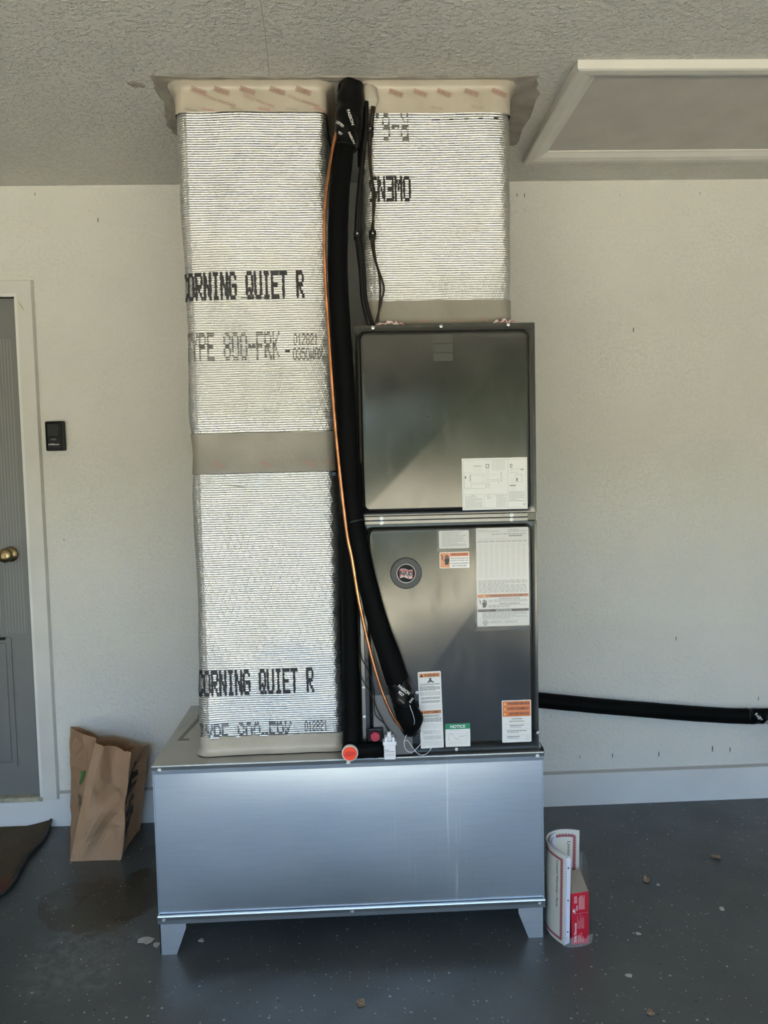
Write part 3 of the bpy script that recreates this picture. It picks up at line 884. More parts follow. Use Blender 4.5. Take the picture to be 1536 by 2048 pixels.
for i, x in enumerate([-.40, -.34, -.26, -.22]):
    tape_print(dl, x, 1.545, '181A-FX', .009, M['grey_faint'], ldct, -.30, .0050)
for i, x in enumerate([.21, .30, .38, .44]):
    tape_logo(dr, x, FZ + .014, .012, M['red_faint'], rdct, .0065)
tape_print(dr, .455, FZ + .062, '181A-FX', .009, M['grey_faint'], rdct, -.4, .0055)
# cream mastic smeared between the two ducts at the ceiling
def blob_mesh(name, c, rx, ry, rz, mat, parent=None, amp=.2, seed=0, sub=3):
    bm = bmesh.new(); bmesh.ops.create_icosphere(bm, subdivisions=sub, radius=1.0)
    for v in bm.verts:
        d = 1 + amp * mnoise.noise(v.co * 2.2 + Vector((seed, 0, 0)))
        v.co = Vector((c[0] + v.co.x * rx * d, c[1] + v.co.y * ry * d, c[2] + v.co.z * rz * d))
    return bm_obj(name, bm, mat, parent, True)
blob_mesh('mastic_smear', (.074, -.856, H - .048), .026, .013, .040, M['mud'], rdct, .25, 4)

# scraps of crumpled tape caught at the foot of the return duct
def scrap(c, w, h, seed, label):
    V, Fc = [], []
    n_ = 10
    fm = []
    for j in range(4):
        for i in range(n_ + 1):
            q = Vector((i * .9, j * 1.1, seed))
            V.append((c[0] + w * (i / n_ - .5), c[1] - .012 + .009 * mnoise.noise(q), c[2] + h * (j / 3) * (.6 + .5 * mnoise.noise(Vector((i * .8, 0, seed)))) * (1.1 - abs(i / n_ - .5))))
    for j in range(3):
        for i in range(n_):
            a = j * (n_ + 1) + i; Fc.append((a, a + 1, a + n_ + 2, a + n_ + 1)); fm.append(1 if (i * 7 + j * 5 + int(seed)) % 3 == 0 else 0)
    o = mesh('tape_scrap', V, Fc, [M['paper'], M['red_scrap']], None, fm=fm)
    md = o.modifiers.new('thick', 'SOLIDIFY'); md.thickness = .0008
    return tag(o, label, 'tape scrap', 'crumpled tape scraps on the air handler')
scrap((.118, -.862, FZ + .0008), .085, .022, 2, 'crumpled red and white tape scrap beside the brown wires')
scrap((.455, -.862, FZ + .0008), .065, .024, 5, 'crumpled red and white tape scrap at the right corner of the air handler top')

# ------------------------------------------------------------------ air handler
ah = empty('air_handler', (.2745, -.62, ZT), 'dark grey metal air handler cabinet with two front panels', 'air handler')
box('cabinet', FX0, FX1, FY0 + .012, FY1, ZT + .0005, FZ, M['cabinet'], ah, .002)
def rrect(x0, x1, z0, z1, r, n=6):
    pts = []
    for cx, cz, a0 in ((x1 - r, z0 + r, -90), (x1 - r, z1 - r, 0), (x0 + r, z1 - r, 90), (x0 + r, z0 + r, 180)):
        for k in range(n + 1):
            a = math.radians(a0 + 90 * k / n); pts.append((cx + r * math.cos(a), cz + r * math.sin(a)))
    return pts
def emboss_panel(name, x0, x1, z0, z1, bx0, bx1, bz0, bz1, y, parent):
    rings = []
    rings.append(([(p[0], p[1]) for p in rrect(x0, x1, z0, z1, .003)], y + .012))
    rings.append(([(p[0], p[1]) for p in rrect(x0, x1, z0, z1, .003)], y + .0012))
    rings.append(([(p[0], p[1]) for p in rrect(x0 + .001, x1 - .001, z0 + .001, z1 - .001, .003)], y))
    for ins_, yy, rr in ((0, y, .022), (.002, y - .0012, .022), (.006, y - .0095, .020), (.010, y - .0125, .018), (.014, y - .013, .016)):
        rings.append((rrect(bx0 + ins_, bx1 - ins_, bz0 + ins_, bz1 - ins_, rr), yy))
    V, Fc = [], []
    n_ = len(rings[0][0])
    for pts, yy in rings: V += [(p[0], yy, p[1]) for p in pts]
    for j in range(len(rings) - 1):
        for i in range(n_):
            i2 = (i + 1) % n_
            Fc.append((j * n_ + i, j * n_ + i2, (j + 1) * n_ + i2, (j + 1) * n_ + i))
    # gently oil-canned face
    xa, xb, za, zb = bx0 + .014, bx1 - .014, bz0 + .014, bz1 - .014
    Fc.append(tuple((len(rings) - 1) * n_ + i for i in range(n_)))
    o = mesh(name, V, Fc, M['cabinet'], parent, smooth=True)
    try: o.data.set_sharp_from_angle(angle=math.radians(40))
    except Exception: pass
    return o
emboss_panel('upper_panel', FX0, FX1, 1.3035, FZ, .019, .524, 1.313, 1.843, FY0, ah)
emboss_panel('lower_panel', FX0 + .012, FX1, ZT + .004, 1.2795, .030, .527, ZT + .024, 1.272, FY0, ah)
PY = FY0 - .0130            # face of the raised fields
# meeting flanges
for z0, z1 in ((1.2920, 1.3040), (1.2795, 1.2910)):
    box('meeting_flange', .028, .513, FY0 - .010, FY0 + .004, z0, z1, M['panel_strip'], ah, .0015)
for x, z in ((.079, 1.298), (.079, 1.285), (.464, 1.298), (.464, 1.285)):
    screw_head('screw', (x, FY0 - .010, z), ah, r=.0062)
for x, z in ((.067, 1.852), (.265, 1.8535), (.462, 1.855), (.289, .5945), (.537, .636), (.172, .775), (.170, .650), (.0145, .793), (.0145, .704)):
    screw_head('screw', (x, FY0 - (.014 if x in (.172, .170) else .004), z), ah, r=.0052)
box('corner_strip', FX0, FX0 + .012, FY0 + .001, FY0 + .014, ZT + .01, 1.12, M['panel_strip'], ah, .0015)
box('access_plate', .041, .157, PY - .0025, PY, ZT + .006, .772, M['plate'], ah, .0015)
# pencil-thin dark specks
for x, z in ((.268, 1.693), (.222, 1.592)):
    lathe('hole', [(.0016, 0), (.0016, -.0006)], (x, PY, z), (0, 1, 0), M['black_plastic'], ah, 8)

# residue of a peeled-off label, upper panel
for z0, z1 in ((1.803, 1.829), (1.777, 1.801), (1.752, 1.775)):
    bm = bmesh.new(); add_box(bm, .240, .297, PY - .0006, PY + .0005, z0, z1, .0002, 1); bm_obj('label_residue', bm, M['gloss_patch'], ah)

# ------------------------------------------------------------------ stickers
class Sheet:
    """a printed label: one mesh, one material slot per ink; u runs right, v runs down (0..1)"""
    def __init__(s, x0, x1, z0, z1, y, bgm, corner=.003, tilt=0.0):
        s.x0, s.x1, s.z0, s.z1, s.y, s.tilt = x0, x1, z0, z1, y, tilt
        s.V, s.F, s.fm, s.mats = [], [], [], []
        pts = rrect(x0, x1, z0, z1, corner, 3)
        n_ = len(pts)
        k = s.slot(bgm)
        s.V += [s.w(p[0], y, p[1]) for p in pts] + [s.w(p[0], y - .0006, p[1]) for p in pts]
        s.F.append(tuple(n_ + i for i in range(n_))); s.fm.append(k)
        for i in range(n_):
            j = (i + 1) % n_; s.F.append((i, j, n_ + j, n_ + i)); s.fm.append(k)
        s.lay = s.y - .0008
    def w(s, x, y, z):
        if not s.tilt: return (x, y, z)
        cx, cz = (s.x0 + s.x1) / 2, (s.z0 + s.z1) / 2
        c, d = math.cos(s.tilt), math.sin(s.tilt)
        return (cx + (x - cx) * c - (z - cz) * d, y, cz + (x - cx) * d + (z - cz) * c)
    def slot(s, m):
        if m not in s.mats: s.mats.append(m)
        return s.mats.index(m)
    def xy(s, u, v): return s.x0 + u * (s.x1 - s.x0), s.z1 - v * (s.z1 - s.z0)
    def poly(s, pts, m, lift=0):
        b_ = len(s.V)
        for u, v in pts:
            x, z = s.xy(u, v); s.V.append(s.w(x, s.lay - lift * .0002, z))
        s.F.append(tuple(range(b_, b_ + len(pts)))); s.fm.append(s.slot(m))
    def rect(s, u0, u1, v0, v1, m, lift=0): s.poly([(u0, v1), (u1, v1), (u1, v0), (u0, v0)], m, lift)
    def frame(s, u0, u1, v0, v1, m, t=.006, lift=0):
        a = (s.x1 - s.x0) / (s.z1 - s.z0)
        s.rect(u0, u1, v0, v0 + t * a, m, lift); s.rect(u0, u1, v1 - t * a, v1, m, lift); s.rect(u0, u0 + t, v0, v1, m, lift); s.rect(u1 - t, u1, v0, v1, m, lift)
    def text(s, t, u0, u1, v0, v1, m, lift=1, bold=.015, keep=False):
        tv, tf, (a, b_, c, d) = text2d(t, bold)
        k = s.slot(m); n_ = len(s.V)
        for x, y in tv:
            u = u0 + (x - a) / (b_ - a) * (u1 - u0); v = v1 - (y - c) / (d - c) * (v1 - v0)
            X, Z = s.xy(u, v); s.V.append(s.w(X, s.lay - lift * .0002, Z))
        for f in tf: s.F.append(tuple(n_ + i for i in f)); s.fm.append(k)
    def lines(s, u0, u1, v0, v1, n, m, seed=1, fill=.55, short=.3):
        """rows of tiny print too small to read"""
        rn = random.Random(seed); step = (v1 - v0) / n
        for r_ in range(n):
            v = v0 + r_ * step; u = u0
            end = u1 if rn.random() > short else u0 + (u1 - u0) * rn.uniform(.5, .9)
            while u < end - .01:
                w = min(rn.uniform(.03, .11) * (u1 - u0) + .01, end - u)
                s.rect(u, u + w, v, v + step * fill, m, 1); u += w + .012 * (u1 - u0) + .006
    def tri(s, u, v, w, h, m, lift=1): s.poly([(u - w / 2, v + h), (u + w / 2, v + h), (u, v)], m, lift)
    def hand(s, u0, v0, w, h, m, lift=2):
        """open hand struck by a zigzag bolt"""
        q = lambda a, b_: (u0 + a * w, v0 + b_ * h)
        s.poly([q(.48, .95), q(.85, .95), q(.98, .55), q(.95, .42), q(.50, .42), q(.46, .6)], m, lift)
        for i, (a, t_) in enumerate(((.50, .16), (.62, .06), (.74, .10), (.87, .20))):
            s.poly([q(a, .46), q(a + .09, .46), q(a + .09, t_ + .03), q(a + .045, t_), q(a, t_ + .03)], m, lift)
        s.poly([q(.50, .70), q(.36, .52), q(.40, .48), q(.53, .56)], m, lift)
        s.poly([q(.02, .10), q(.08, .06), q(.34, .30), q(.20, .36), q(.34, .56), q(.28, .58), q(.08, .36), q(.22, .30)], m, lift)
    def done(s, name, parent, label=None):
        o = mesh(name, s.V, s.F, s.mats, parent, fm=s.fm)
        if label: o['label'] = label
        return o
ink, gry, pal, wht = M['txt'], M['txt_grey'], M['txt_pale'], M['white_ink']

# wiring diagram
S = Sheet(.318, .511, 1.316, 1.468, PY, M['paper'], .0005)
S.frame(.02, .98, .03, .97, gry, .003)
S.rect(.70, .703, .03, .97, gry); S.rect(.02, .70, .70, .705, gry); S.rect(.33, .333, .70, .97, gry); S.rect(.50, .503, .70, .75, gry)
for v in (.66, .73, .78, .84): S.rect(.70, .98, v, v + .005, gry)
S.text('7', .17, .19, .055, .06, pal)
for i in range(6):
    S.rect(.18 + i * .021, .192 + i * .021, .145, .158, ink); S.rect(.185 + i * .021, .187 + i * .021, .16, .33, pal)
S.frame(.365, .415, .12, .19, ink, .007); S.rect(.375, .378, .19, .55, gry); S.rect(.402, .405, .19, .55, gry); S.frame(.36, .42, .50, .57, gry, .004)
S.frame(.47, .65, .03, .235, gry, .003)
for i in range(8): S.rect(.47, .65, .05 + i * .022, .053 + i * .022, gry)
for u in (.53, .56, .60): S.rect(u, u + .002, .03, .235, gry)
S.frame(.035, .14, .27, .57, gry, .003); S.rect(.045, .06, .34, .39, ink); S.rect(.115, .128, .32, .44, gry)
for i in range(4): S.rect(.14, .36, .30 + i * .012, .303 + i * .012, pal); S.rect(.31 + i * .012, .312 + i * .012, .30, .47, pal)
S.rect(.14, .36, .47, .474, gry); S.rect(.14, .36, .50, .504, gry); S.rect(.03, .36, .585, .590, gry); S.rect(.03, .033, .30, .59, pal)
S.rect(.42, .57, .42, .425, gry); S.rect(.42, .57, .45, .455, gry); S.rect(.42, .56, .31, .314, pal); S.rect(.42, .56, .335, .339, pal)
for i in range(12):
    a0, a1 = i * math.pi / 6, (i + 1) * math.pi / 6
    S.poly([(.60 + .022 * math.cos(a0), .385 + .028 * math.sin(a0)), (.60 + .022 * math.cos(a1), .385 + .028 * math.sin(a1)), (.60 + .018 * math.cos(a1), .385 + .023 * math.sin(a1)), (.60 + .018 * math.cos(a0), .385 + .023 * math.sin(a0))], gry, 1)
S.rect(.595, .605, .28, .35, gry); S.rect(.595, .605, .42, .46, gry); S.rect(.56, .565, .44, .50, gry)
S.frame(.735, .77, .13, .19, ink, .007); S.rect(.74, .742, .19, .30, gry); S.rect(.762, .764, .19, .30, gry); S.rect(.74, .90, .22, .225, gry); S.rect(.74, .86, .29, .295, gry)
S.frame(.82, .92, .33, .48, gry, .004); S.rect(.835, .85, .40, .46, ink); S.rect(.90, .945, .22, .25, gry); S.rect(.73, .82, .535, .55, ink)
for i in range(7): S.rect(.74 + i * .011, .742 + i * .011, .40, .65, pal)
S.lines(.045, .31, .735, .96, 12, gry, 3, .4); S.text('NOTES', .14, .19, .715, .728, ink)
S.lines(.38, .47, .72, .80, 4, gry, 4, .4); S.lines(.52, .69, .72, .96, 11, gry, 5, .4); S.lines(.72, .96, .67, .73, 4, gry, 8, .4); S.lines(.72, .96, .75, .86, 4, gry, 9, .4)
S.frame(.935, .965, .89, .93, gry, .008)
S.done('wiring_label', ah, 'white wiring diagram sticker')

# clear tape sheets over the rating labels
for (x0, x1, z0, z1) in ((.241, .340, 1.196, 1.262), (.342, .356, 1.196, 1.262), (.350, .517, .955, 1.264)):
    bm = bmesh.new(); add_box(bm, x0, x1, PY - .0019, PY - .0015, z0, z1); bm_obj('clear_tape', bm, M['pouch'], ah)

S = Sheet(.2465, .3355, 1.204, 1.257, PY, M['paper'], .003)
S.lines(.10, .92, .10, .92, 10, gry, 21, .38, .6)
S.done('serial_label', ah)

S = Sheet(.2475, .3355, 1.146, 1.1935, PY, M['paper'], .003)
S.rect(.02, .34, .04, .96, M['orange2']); S.rect(.35, .98, .04, .27, M['orange'])
S.hand(.03, .10, .31, .72, ink)
S.text('¡ PRECAUCION !', .38, .95, .08, .24, ink, bold=.02)
for i, tt in enumerate(('Antes de tener acceso a los', 'dispositivos terminales, todos', 'los circuitos de alimentacion', 'deben ser desconectados.')):
    S.text(tt, .37 if i < 3 else .42, .97 if i < 3 else .92, .33 + i * .155, .44 + i * .155, ink, bold=.01)
S.done('caution_label', ah, 'orange and white caution sticker')

S = Sheet(.3565, .5125, .968, 1.262, PY, M['paper'], .003, 0)
S.lines(.03, .45, .02, .045, 2, gry, 31, .4); S.lines(.60, .97, .02, .05, 2, gry, 32, .4); S.lines(.30, .95, .06, .075, 1, gry, 33, .5)
for i in range(40): S.rect(.62 + i * .0066, .62 + i * .0066 + (.004 if (i * 7) % 3 else .002), .075, .090, ink, 1)
S.rect(.03, .97, .125, .127, gry); S.lines(.05, .95, .105, .122, 2, pal, 34, .4); S.lines(.03, .97, .135, .15, 1, gry, 35, .5)
for i in range(9):
    u = .05 + i * .104
    S.lines(u, u + .075, .165, .50, 34, pal, 40 + i, .45, .2)
S.lines(.03, .97, .53, .66, 14, gry, 60, .5, .2)
S.rect(.01, .99, .672, .703, M['orange']); S.text('WARNING/AVERTISSEMENT', .24, .96, .676, .699, ink, bold=.02)
S.tri(.14, .676, .07, .022, M['yellow'])
S.frame(.015, .20, .71, .815, gry, .004); S.hand(.03, .715, .16, .095, ink)
S.text('HAZARDOUS VOLTAGE', .42, .82, .712, .724, ink, bold=.015); S.lines(.22, .97, .728, .758, 3, gry, 61, .5); S.text('TENSION DANGEREUSE', .42, .82, .764, .776, ink, bold=.015); S.lines(.22, .97, .780, .812, 3, gry, 62, .5)
S.rect(.01, .99, .824, .850, ink); S.text('NOTICE/AVIS', .36, .66, .828, .846, wht, 2, .02)
S.lines(.10, .96, .858, .925, 7, gry, 63, .5, .2); S.rect(.02, .97, .930, .932, gry)
for i in range(16):
    a0, a1 = i * math.pi / 8, (i + 1) * math.pi / 8
    f = lambda a, r: (.155 + r * math.cos(a), .957 + r * .53 * math.sin(a))
    S.poly([f(a0, .040), f(a1, .040), f(a1, .032), f(a0, .032)], ink, 1)
S.text('UL', .135, .175, .949, .965, ink, 1, .01); S.text('c', .095, .11, .955, .964, ink); S.text('us', .205, .23, .955, .964, ink)
S.text('LISTED', .12, .19, .981, .988, ink)
S.lines(.26, .48, .945, .972, 3, gry, 64, .5, .1); S.rect(.50, .503, .94, .975, gry); S.lines(.53, .78, .945, .972, 3, gry, 65, .5, .1)
S.done('rating_label', ah, 'large white rating plate sticker with orange and black bands')

S = Sheet(.1785, .2475, .605, .838, PY - .0002, M['paper'], .003, .022)
S.rect(.05, .95, .02, .072, M['orange2']); S.text('WARNING', .26, .92, .027, .066, M['brown_wire'], bold=.02); S.tri(.16, .026, .14, .040, M['brown_wire'])
S.frame(.05, .95, .075, .50, pal, .006)
S.frame(.28, .76, .082, .145, pal, .006)
S.poly([(.38, .145), (.46, .118), (.50, .105), (.56, .105), (.60, .118), (.70, .145), (.62, .145), (.56, .128), (.54, .145), (.52, .145), (.50, .128), (.45, .145)], ink, 2)
S.poly([(.53 + .05 * math.cos(i * math.pi / 4), .094 + .015 * math.sin(i * math.pi / 4)) for i in range(8)], ink, 2)
S.lines(.08, .93, .157, .178, 2, ink, 71, .5, .1); S.lines(.06, .94, .19, .25, 5, ink, 72, .5, .2); S.lines(.06, .94, .262, .315, 4, gry, 73, .5, .2)
S.lines(.10, .92, .335, .362, 2, ink, 74, .5, .2); S.lines(.10, .92, .378, .41, 3, ink, 75, .5, .2); S.lines(.06, .94, .43, .49, 5, pal, 76, .5, .2)
S.rect(.05, .95, .505, .550, M['orange2']); S.text('AVERTISSEMENT', .20, .94, .512, .544, M['brown_wire'], bold=.02); S.tri(.12, .512, .11, .033, M['brown_wire'])
S.frame(.05, .95, .555, .985, pal, .006)
S.lines(.10, .92, .565, .595, 3, ink, 77, .5, .1); S.lines(.06, .94, .605, .66, 5, ink, 78, .5, .2); S.lines(.06, .94, .675, .74, 5, pal, 79, .5, .2)
S.lines(.10, .90, .77, .815, 4, gry, 80, .5, .3); S.lines(.10, .90, .84, .89, 4, gry, 81, .5, .3); S.lines(.06, .94, .905, .97, 5, pal, 82, .5, .3)
S.done('warning_label', ah, 'tall narrow white warning sticker')

S = Sheet(.2555, .3300, .6065, .677, PY, M['paper'], .002)
S.rect(0, 1, 0, .24, M['green']); S.text('NOTICE', .20, .80, .06, .19, wht, 2, .03)
S.lines(.18, .78, .27, .33, 2, pal, 91, .5)
S.rect(.04, .95, .44, .446, gry); S.rect(.08, .92, .72, .726, gry); S.rect(.6, .9, .53, .534, pal)
pt = [(.16, .43), (.26, .44), (.32, .52), (.36, .62), (.44, .66), (.52, .64), (.58, .57), (.66, .55), (.82, .54)]
for (a, b_) in zip(pt[:-1], pt[1:]): S.poly([(a[0], a[1] + .012), (b_[0], b_[1] + .012), (b_[0], b_[1] - .012), (a[0], a[1] - .012)], gry, 1)
for (a, b_) in zip(pt[1:-1], pt[2:]): S.poly([(a[0] + .07, a[1] + .10), (b_[0] + .07, b_[1] + .10), (b_[0] + .07, b_[1] + .085), (a[0] + .07, a[1] + .085)], pal, 1)
S.rect(.88, .89, .38, .72, gry); S.poly([(.11, .72), (.13, .72), (.16, .46), (.15, .46)], gry, 1)
S.lines(.14, .86, .80, .90, 3, pal, 92, .4)
S.done('notice_label', ah, 'white notice sticker with green header')

S = Sheet(.4265, .5150, .6135, .742, PY, M['paper'], .003)
S.rect(.025, .975, .02, .135, M['orange']); S.rect(.025, .975, .138, .255, M['orange']); S.rect(.025, .975, .258, .385, M['orange'])
for i, (tt, u0) in enumerate((('WARNING', .19), ('AVERTISSEMENT', .18), ('ADVERTENCIA', .24))):
    S.text(tt, u0, .93, .045 + i * .122, .105 + i * .122, ink, 2, .02 if i else .03); S.tri(.105, .045 + i * .122, .10, .06, M['yellow'])
S.text('CALIFORNIA', .33, .69, .425, .455, ink, 2, .02); S.text('PROPOSITION 65', .26, .75, .485, .515, ink, 2, .02)
for v in (.56, .69, .83): S.rect(.03, .97, v, v + .004, gry)
for i, v in enumerate((.59, .72, .855)):
    u = .26 if i == 0 else .17
    S.lines(u, u + (.48 if i == 0 else .66 if i == 1 else .42), v, v + .02, 1, ink, 101 + i, .8, 0); S.text('www.P65Warnings.ca.gov', u, u + .40, v + .035, v + .062, ink, 2, .012)
S.frame(.83, .93, .86, .94, gry, .012); S.lines(.76, .95, .955, .965, 1, pal, 104, .6)
S.done('proposition_label', ah, 'orange-topped three-line warning sticker at lower right')

# round badge
badge = lathe('logo_badge', [(.0465, 0), (.0465, -.0035), (.0445, -.0055), (.029, -.0055), (.0285, -.004), (.0, -.004)], (.1475, PY, 1.1345), (0, 1, 0), M['badge'], ah, 48)
badge['label'] = 'round dark logo badge'
lathe('badge_disc', [(.0270, 0), (.0270, -.0022), (.0, -.0022)], (.1475, PY - .0040, 1.1345), (0, 1, 0), M['badge_black'], badge, 40)
lathe('badge_ring', [(.0285, 0), (.0285, -.0022), (.0280, -.0028), (.0268, -.0028), (.0262, -.0022), (.0262, 0)], (.1475, PY - .0040, 1.1345), (0, 1, 0), M['chrome'], badge, 48)
V, Fc, fm = [], [], []
yb = PY - .0068
def flag_z(x): return .0028 * math.sin((x + .018) / .038 * 2 * math.pi)
for i in range(17):
    x = -.0195 + .039 * i / 16
    for z in (-.0135, -.0085, -.0065, .0065, .0105, .0125): V.append((.1475 + x, yb, 1.1345 + z + flag_z(x)))
for i in range(16):
    for k in range(5):
        a = i * 6 + k; Fc.append((a, a + 6, a + 7, a + 1)); fm.append([0, 1, 0, 1, 0][k] if i % 5 else 1)
mesh('badge_flag', V, Fc, [M['chrome'], M['red_flag']], badge, fm=fm)
tv, tf, (a_, b_, c_, d_) = text2d('RUUD', .035)
mesh('badge_lettering', [(.1475 - .018 + (v[0] - a_) / (b_ - a_) * .036, yb - .0006, 1.1345 - .0055 + (v[1] - c_) / (d_ - c_) * .0125 + .6 * flag_z(-.018 + (v[0] - a_) / (b_ - a_) * .036)) for v in tv], tf, M['badge_black'], badge)

# ------------------------------------------------------------------ insulated refrigerant line
suct = empty('refrigerant_line', (.0, -.95, .66), 'thick black foam insulated refrigerant pipe hanging in front of the ducts', 'pipe')
sp = [(.012, -.862, 2.545), (.006, -.880, 2.47), (.000, -.905, 2.385), (-.018, -.930, 2.24), (-.029, -.945, 2.05), (-.028, -.950, 1.90), (-.018, -.950, 1.68), (-.010, -.950, 1.428), (-.001, -.952, 1.299), (.027, -.955, 1.138), (.062, -.958, .991), (.092, -.958, .896), (.117, -.955, .811), (.140, -.952, .725), (.147, -.938, .690), (.147, -.905, .678)]
def srad(t_):
    return .0285 + .0055 * max(0, min(1, (t_ - .62) / .15)) - .006 * max(0, (t_ - .90) / .10)
tube('foam_insulation', sp, srad, M['foam'], suct, n=10, seg=24, wob=.0012)
tube('foam_joint', [(-.0015, -.9518, 1.302), (.0005, -.952, 1.292)], .0300, M['foam_tape'], suct, n=3, seg=24)
tp = [(.020, -.865, 2.548), (.016, -.876, 2.50), (.008, -.892, 2.44), (.002, -.905, 2.385), (-.002, -.91, 2.355)]
tube('tape_wrap', tp, lambda t_: .036 - .004 * t_, M['foam_tape'], suct, n=10, seg=24, wob=.006, seed=5)
tube('tape_wrap', [(.034, -.872, 2.545), (.031, -.884, 2.48), (.026, -.890, 2.42), (.020, -.893, 2.365)], lambda t_: .027 - .004 * t_, M['foam_tape'], suct, n=8, seg=18, wob=.004, seed=8)
tube('tape_wrap', [(.112, -.9555, .828), (.119, -.955, .806), (.127, -.954, .780), (.136, -.953, .752)], .0345, M['foam_tape'], suct, n=8, seg=24, wob=.006, seed=12)
tube('tape_wrap', [(.138, -.952, .748), (.147, -.950, .725), (.152, -.945, .695), (.150, -.925, .672)], lambda t_: .031 + .002 * math.sin(3 * t_) - .006 * t_, M['foam_tape'], suct, n=8, seg=24, wob=.012, seed=17)
def tape_words(name, c, ang, size, string, mat, parent, yoff, curve_c=None, curve_r=.037):
    """lettering wrapped on the near side of a pipe whose axis passes curve_c"""
    tv, tf, (a, b_, c2, d) = text2d(string, .02)
    ca, sa = math.cos(ang), math.sin(ang); V = []
    for v in tv:
        x, z = (v[0] - (a + b_) / 2) * size, v[1] * size
        X = c[0] + x * ca - z * sa; Z = c[2] + x * sa + z * ca
        dx = min(abs(X - curve_c[0]), curve_r * .96)
        Y = curve_c[1] - math.sqrt(curve_r ** 2 - dx ** 2) - yoff
        V.append((X, Y, Z))
    mesh(name, V, tf, mat, parent)
tape_words('tape_lettering', (.127, 0, .806), -.72, .0120, 'FASSON', M['white_ink'], suct, .006, (.120, -.955), .0375)
tape_words('tape_lettering', (.1175, 0, .796), -.72, .0120, '957', M['white_ink'], suct, .006, (.122, -.955), .0375)
tape_words('tape_lettering', (.120, 0, .776), -.72, .0065, 'LISTED', M['grey_faint'], suct, .007, (.126, -.955), .0375)
tape_words('tape_lettering', (.153, 0, .775), .9, .010, 'FAS', M['white_ink'], suct, .006, (.130, -.953), .0385)
tape_words('tape_lettering', (.013, 0, 2.430), -1.25, .0120, 'FASSON', M['white_ink'], suct, .007, (.006, -.893), .0365)
tape_words('tape_lettering', (.016, 0, 2.372), -1.10, .0090, 'FASSON', M['white_ink'], suct, .007, (.002, -.902), .0345)
tape_words('tape_lettering', (-.015, 0, 2.410), -.75, .0090, 'LISTED', M['white_ink'], suct, .007, (.004, -.900), .0350)
tape_words('tape_lettering', (-.015, 0, 2.383), -.75, .0090, '957', M['white_ink'], suct, .007, (.002, -.903), .0345)

cu = [(-.010, -.905, 2.44), (-.035, -.930, 2.346), (-.059, -.950, 2.197), (-.065, -.958, 2.088), (-.065, -.960, 1.977), (-.061, -.960, 1.866), (-.047, -.962, 1.557), (-.025, -.985, 1.286), (-.009, -.985, 1.184), (.007, -.985, 1.067), (.032, -.980, .935), (.062, -.975, .816), (.096, -.968, .726), (.126, -.958, .682), (.140, -.935, .664), (.146, -.908, .658)]
o = tube('copper_pipe', cu, .0048, M['copper'], None, n=10, seg=12)
tag(o, 'thin bare copper pipe running down beside the black insulated line', 'pipe')

# black vertical drain stand-pipe between the ducts, with elbow, orange cap and red plug
drain = empty('condensate_drain', (-.02, -.92, ZT), 'black foam covered condensate drain with trap beside the left duct', 'drain pipe')
tube('riser_insulation', [(-.014, -.885, 1.46), (-.016, -.890, 1.2), (-.020, -.893, .95), (-.022, -.895, .70), (-.024, -.905, .640), (-.027, -.915, .618)], .0265, M['foam'], drain, n=8, seg=20, wob=.001)
tube('elbow_insulation', [(-.012, -.925, .613), (.018, -.925, .612), (.045, -.922, .612), (.068, -.915, .613)], lambda t_: .0245 - .002 * t_, M['foam'], drain, n=8, seg=20, wob=.005, seed=3)
lathe('tee_body', [(.024, 0), (.024, -.030), (.0215, -.034)], (-.031, -.915, .6145), (0, 1, 0), M['foam'], drain, 28)
lathe('cap_rim', [(.0235, 0), (.0245, -.003), (.0245, -.012), (.0232, -.014), (.0215, -.014)], (-.031, -.945, .6145), (0, 1, 0), M['cap_rim'], drain, 28)
cap = lathe('end_cap', [(.0205, 0), (.0205, -.0145), (.0195, -.0165), (.0, -.0165)], (-.031, -.945, .6145), (0, 1, 0), M['cap_orange'], drain, 28)
cap['label'] = 'fluorescent orange end cap'
for i in range(6):
    x = -.031 - .0125 + i * .005
    hgt = (.010, .014, .015, .015, .014, .010)[i] * .8
    tube('moulded_mark', [(x - .0012, -.9623, .6145 - hgt * .6), (x, -.9624, .6145), (x + .0012, -.9623, .6145 + hgt * .6)], .0008, M['red_plug'], cap, n=3, seg=6)
plug_base = box('plug_socket', .022, .070, -.926, -.912, .632, .676, M['black_plastic'], drain, .006)
lathe('red_plug', [(.0135, 0), (.0145, -.003), (.0145, -.010), (.013, -.0125), (.009, -.0125), (.0085, -.0105), (.0, -.0105)], (.0445, -.926, .654), (0, 1, 0), M['red_plug'], drain, 24)

# float switch with two black leads
fs = empty('float_switch', (.0865, -.938, ZT), 'white plastic condensate float switch on the stand edge', 'switch')
box('switch_body', .0690, .1035, -.952, -.922, .5885, .640, M['clear_white'], fs, .003)
box('switch_collar', .0660, .1065, -.955, -.920, .632, .644, M['clear_white'], fs, .003)
box('switch_guide', .0715, .0800, -.953, -.922, .642, .656, M['clear_white'], fs, .002)
box('switch_guide', .0925, .1010, -.953, -.922, .642, .656, M['clear_white'], fs, .002)
lathe('lead_gland', [(.0080, 0), (.0080, .014), (.0065, .016), (.0065, .024), (.004, .026)], (.0860, -.938, .643), (0, 0, 1), M['clear_white'], fs, 16)
V, Fc = [], []
def qd(x0, x1, z0, z1):
    b_ = len(V); V.extend([(x0, -.9524, z0), (x1, -.9524, z0), (x1, -.9524, z1), (x0, -.9524, z1)]); Fc.append((b_, b_ + 1, b_ + 2, b_ + 3))
rn = random.Random(5)
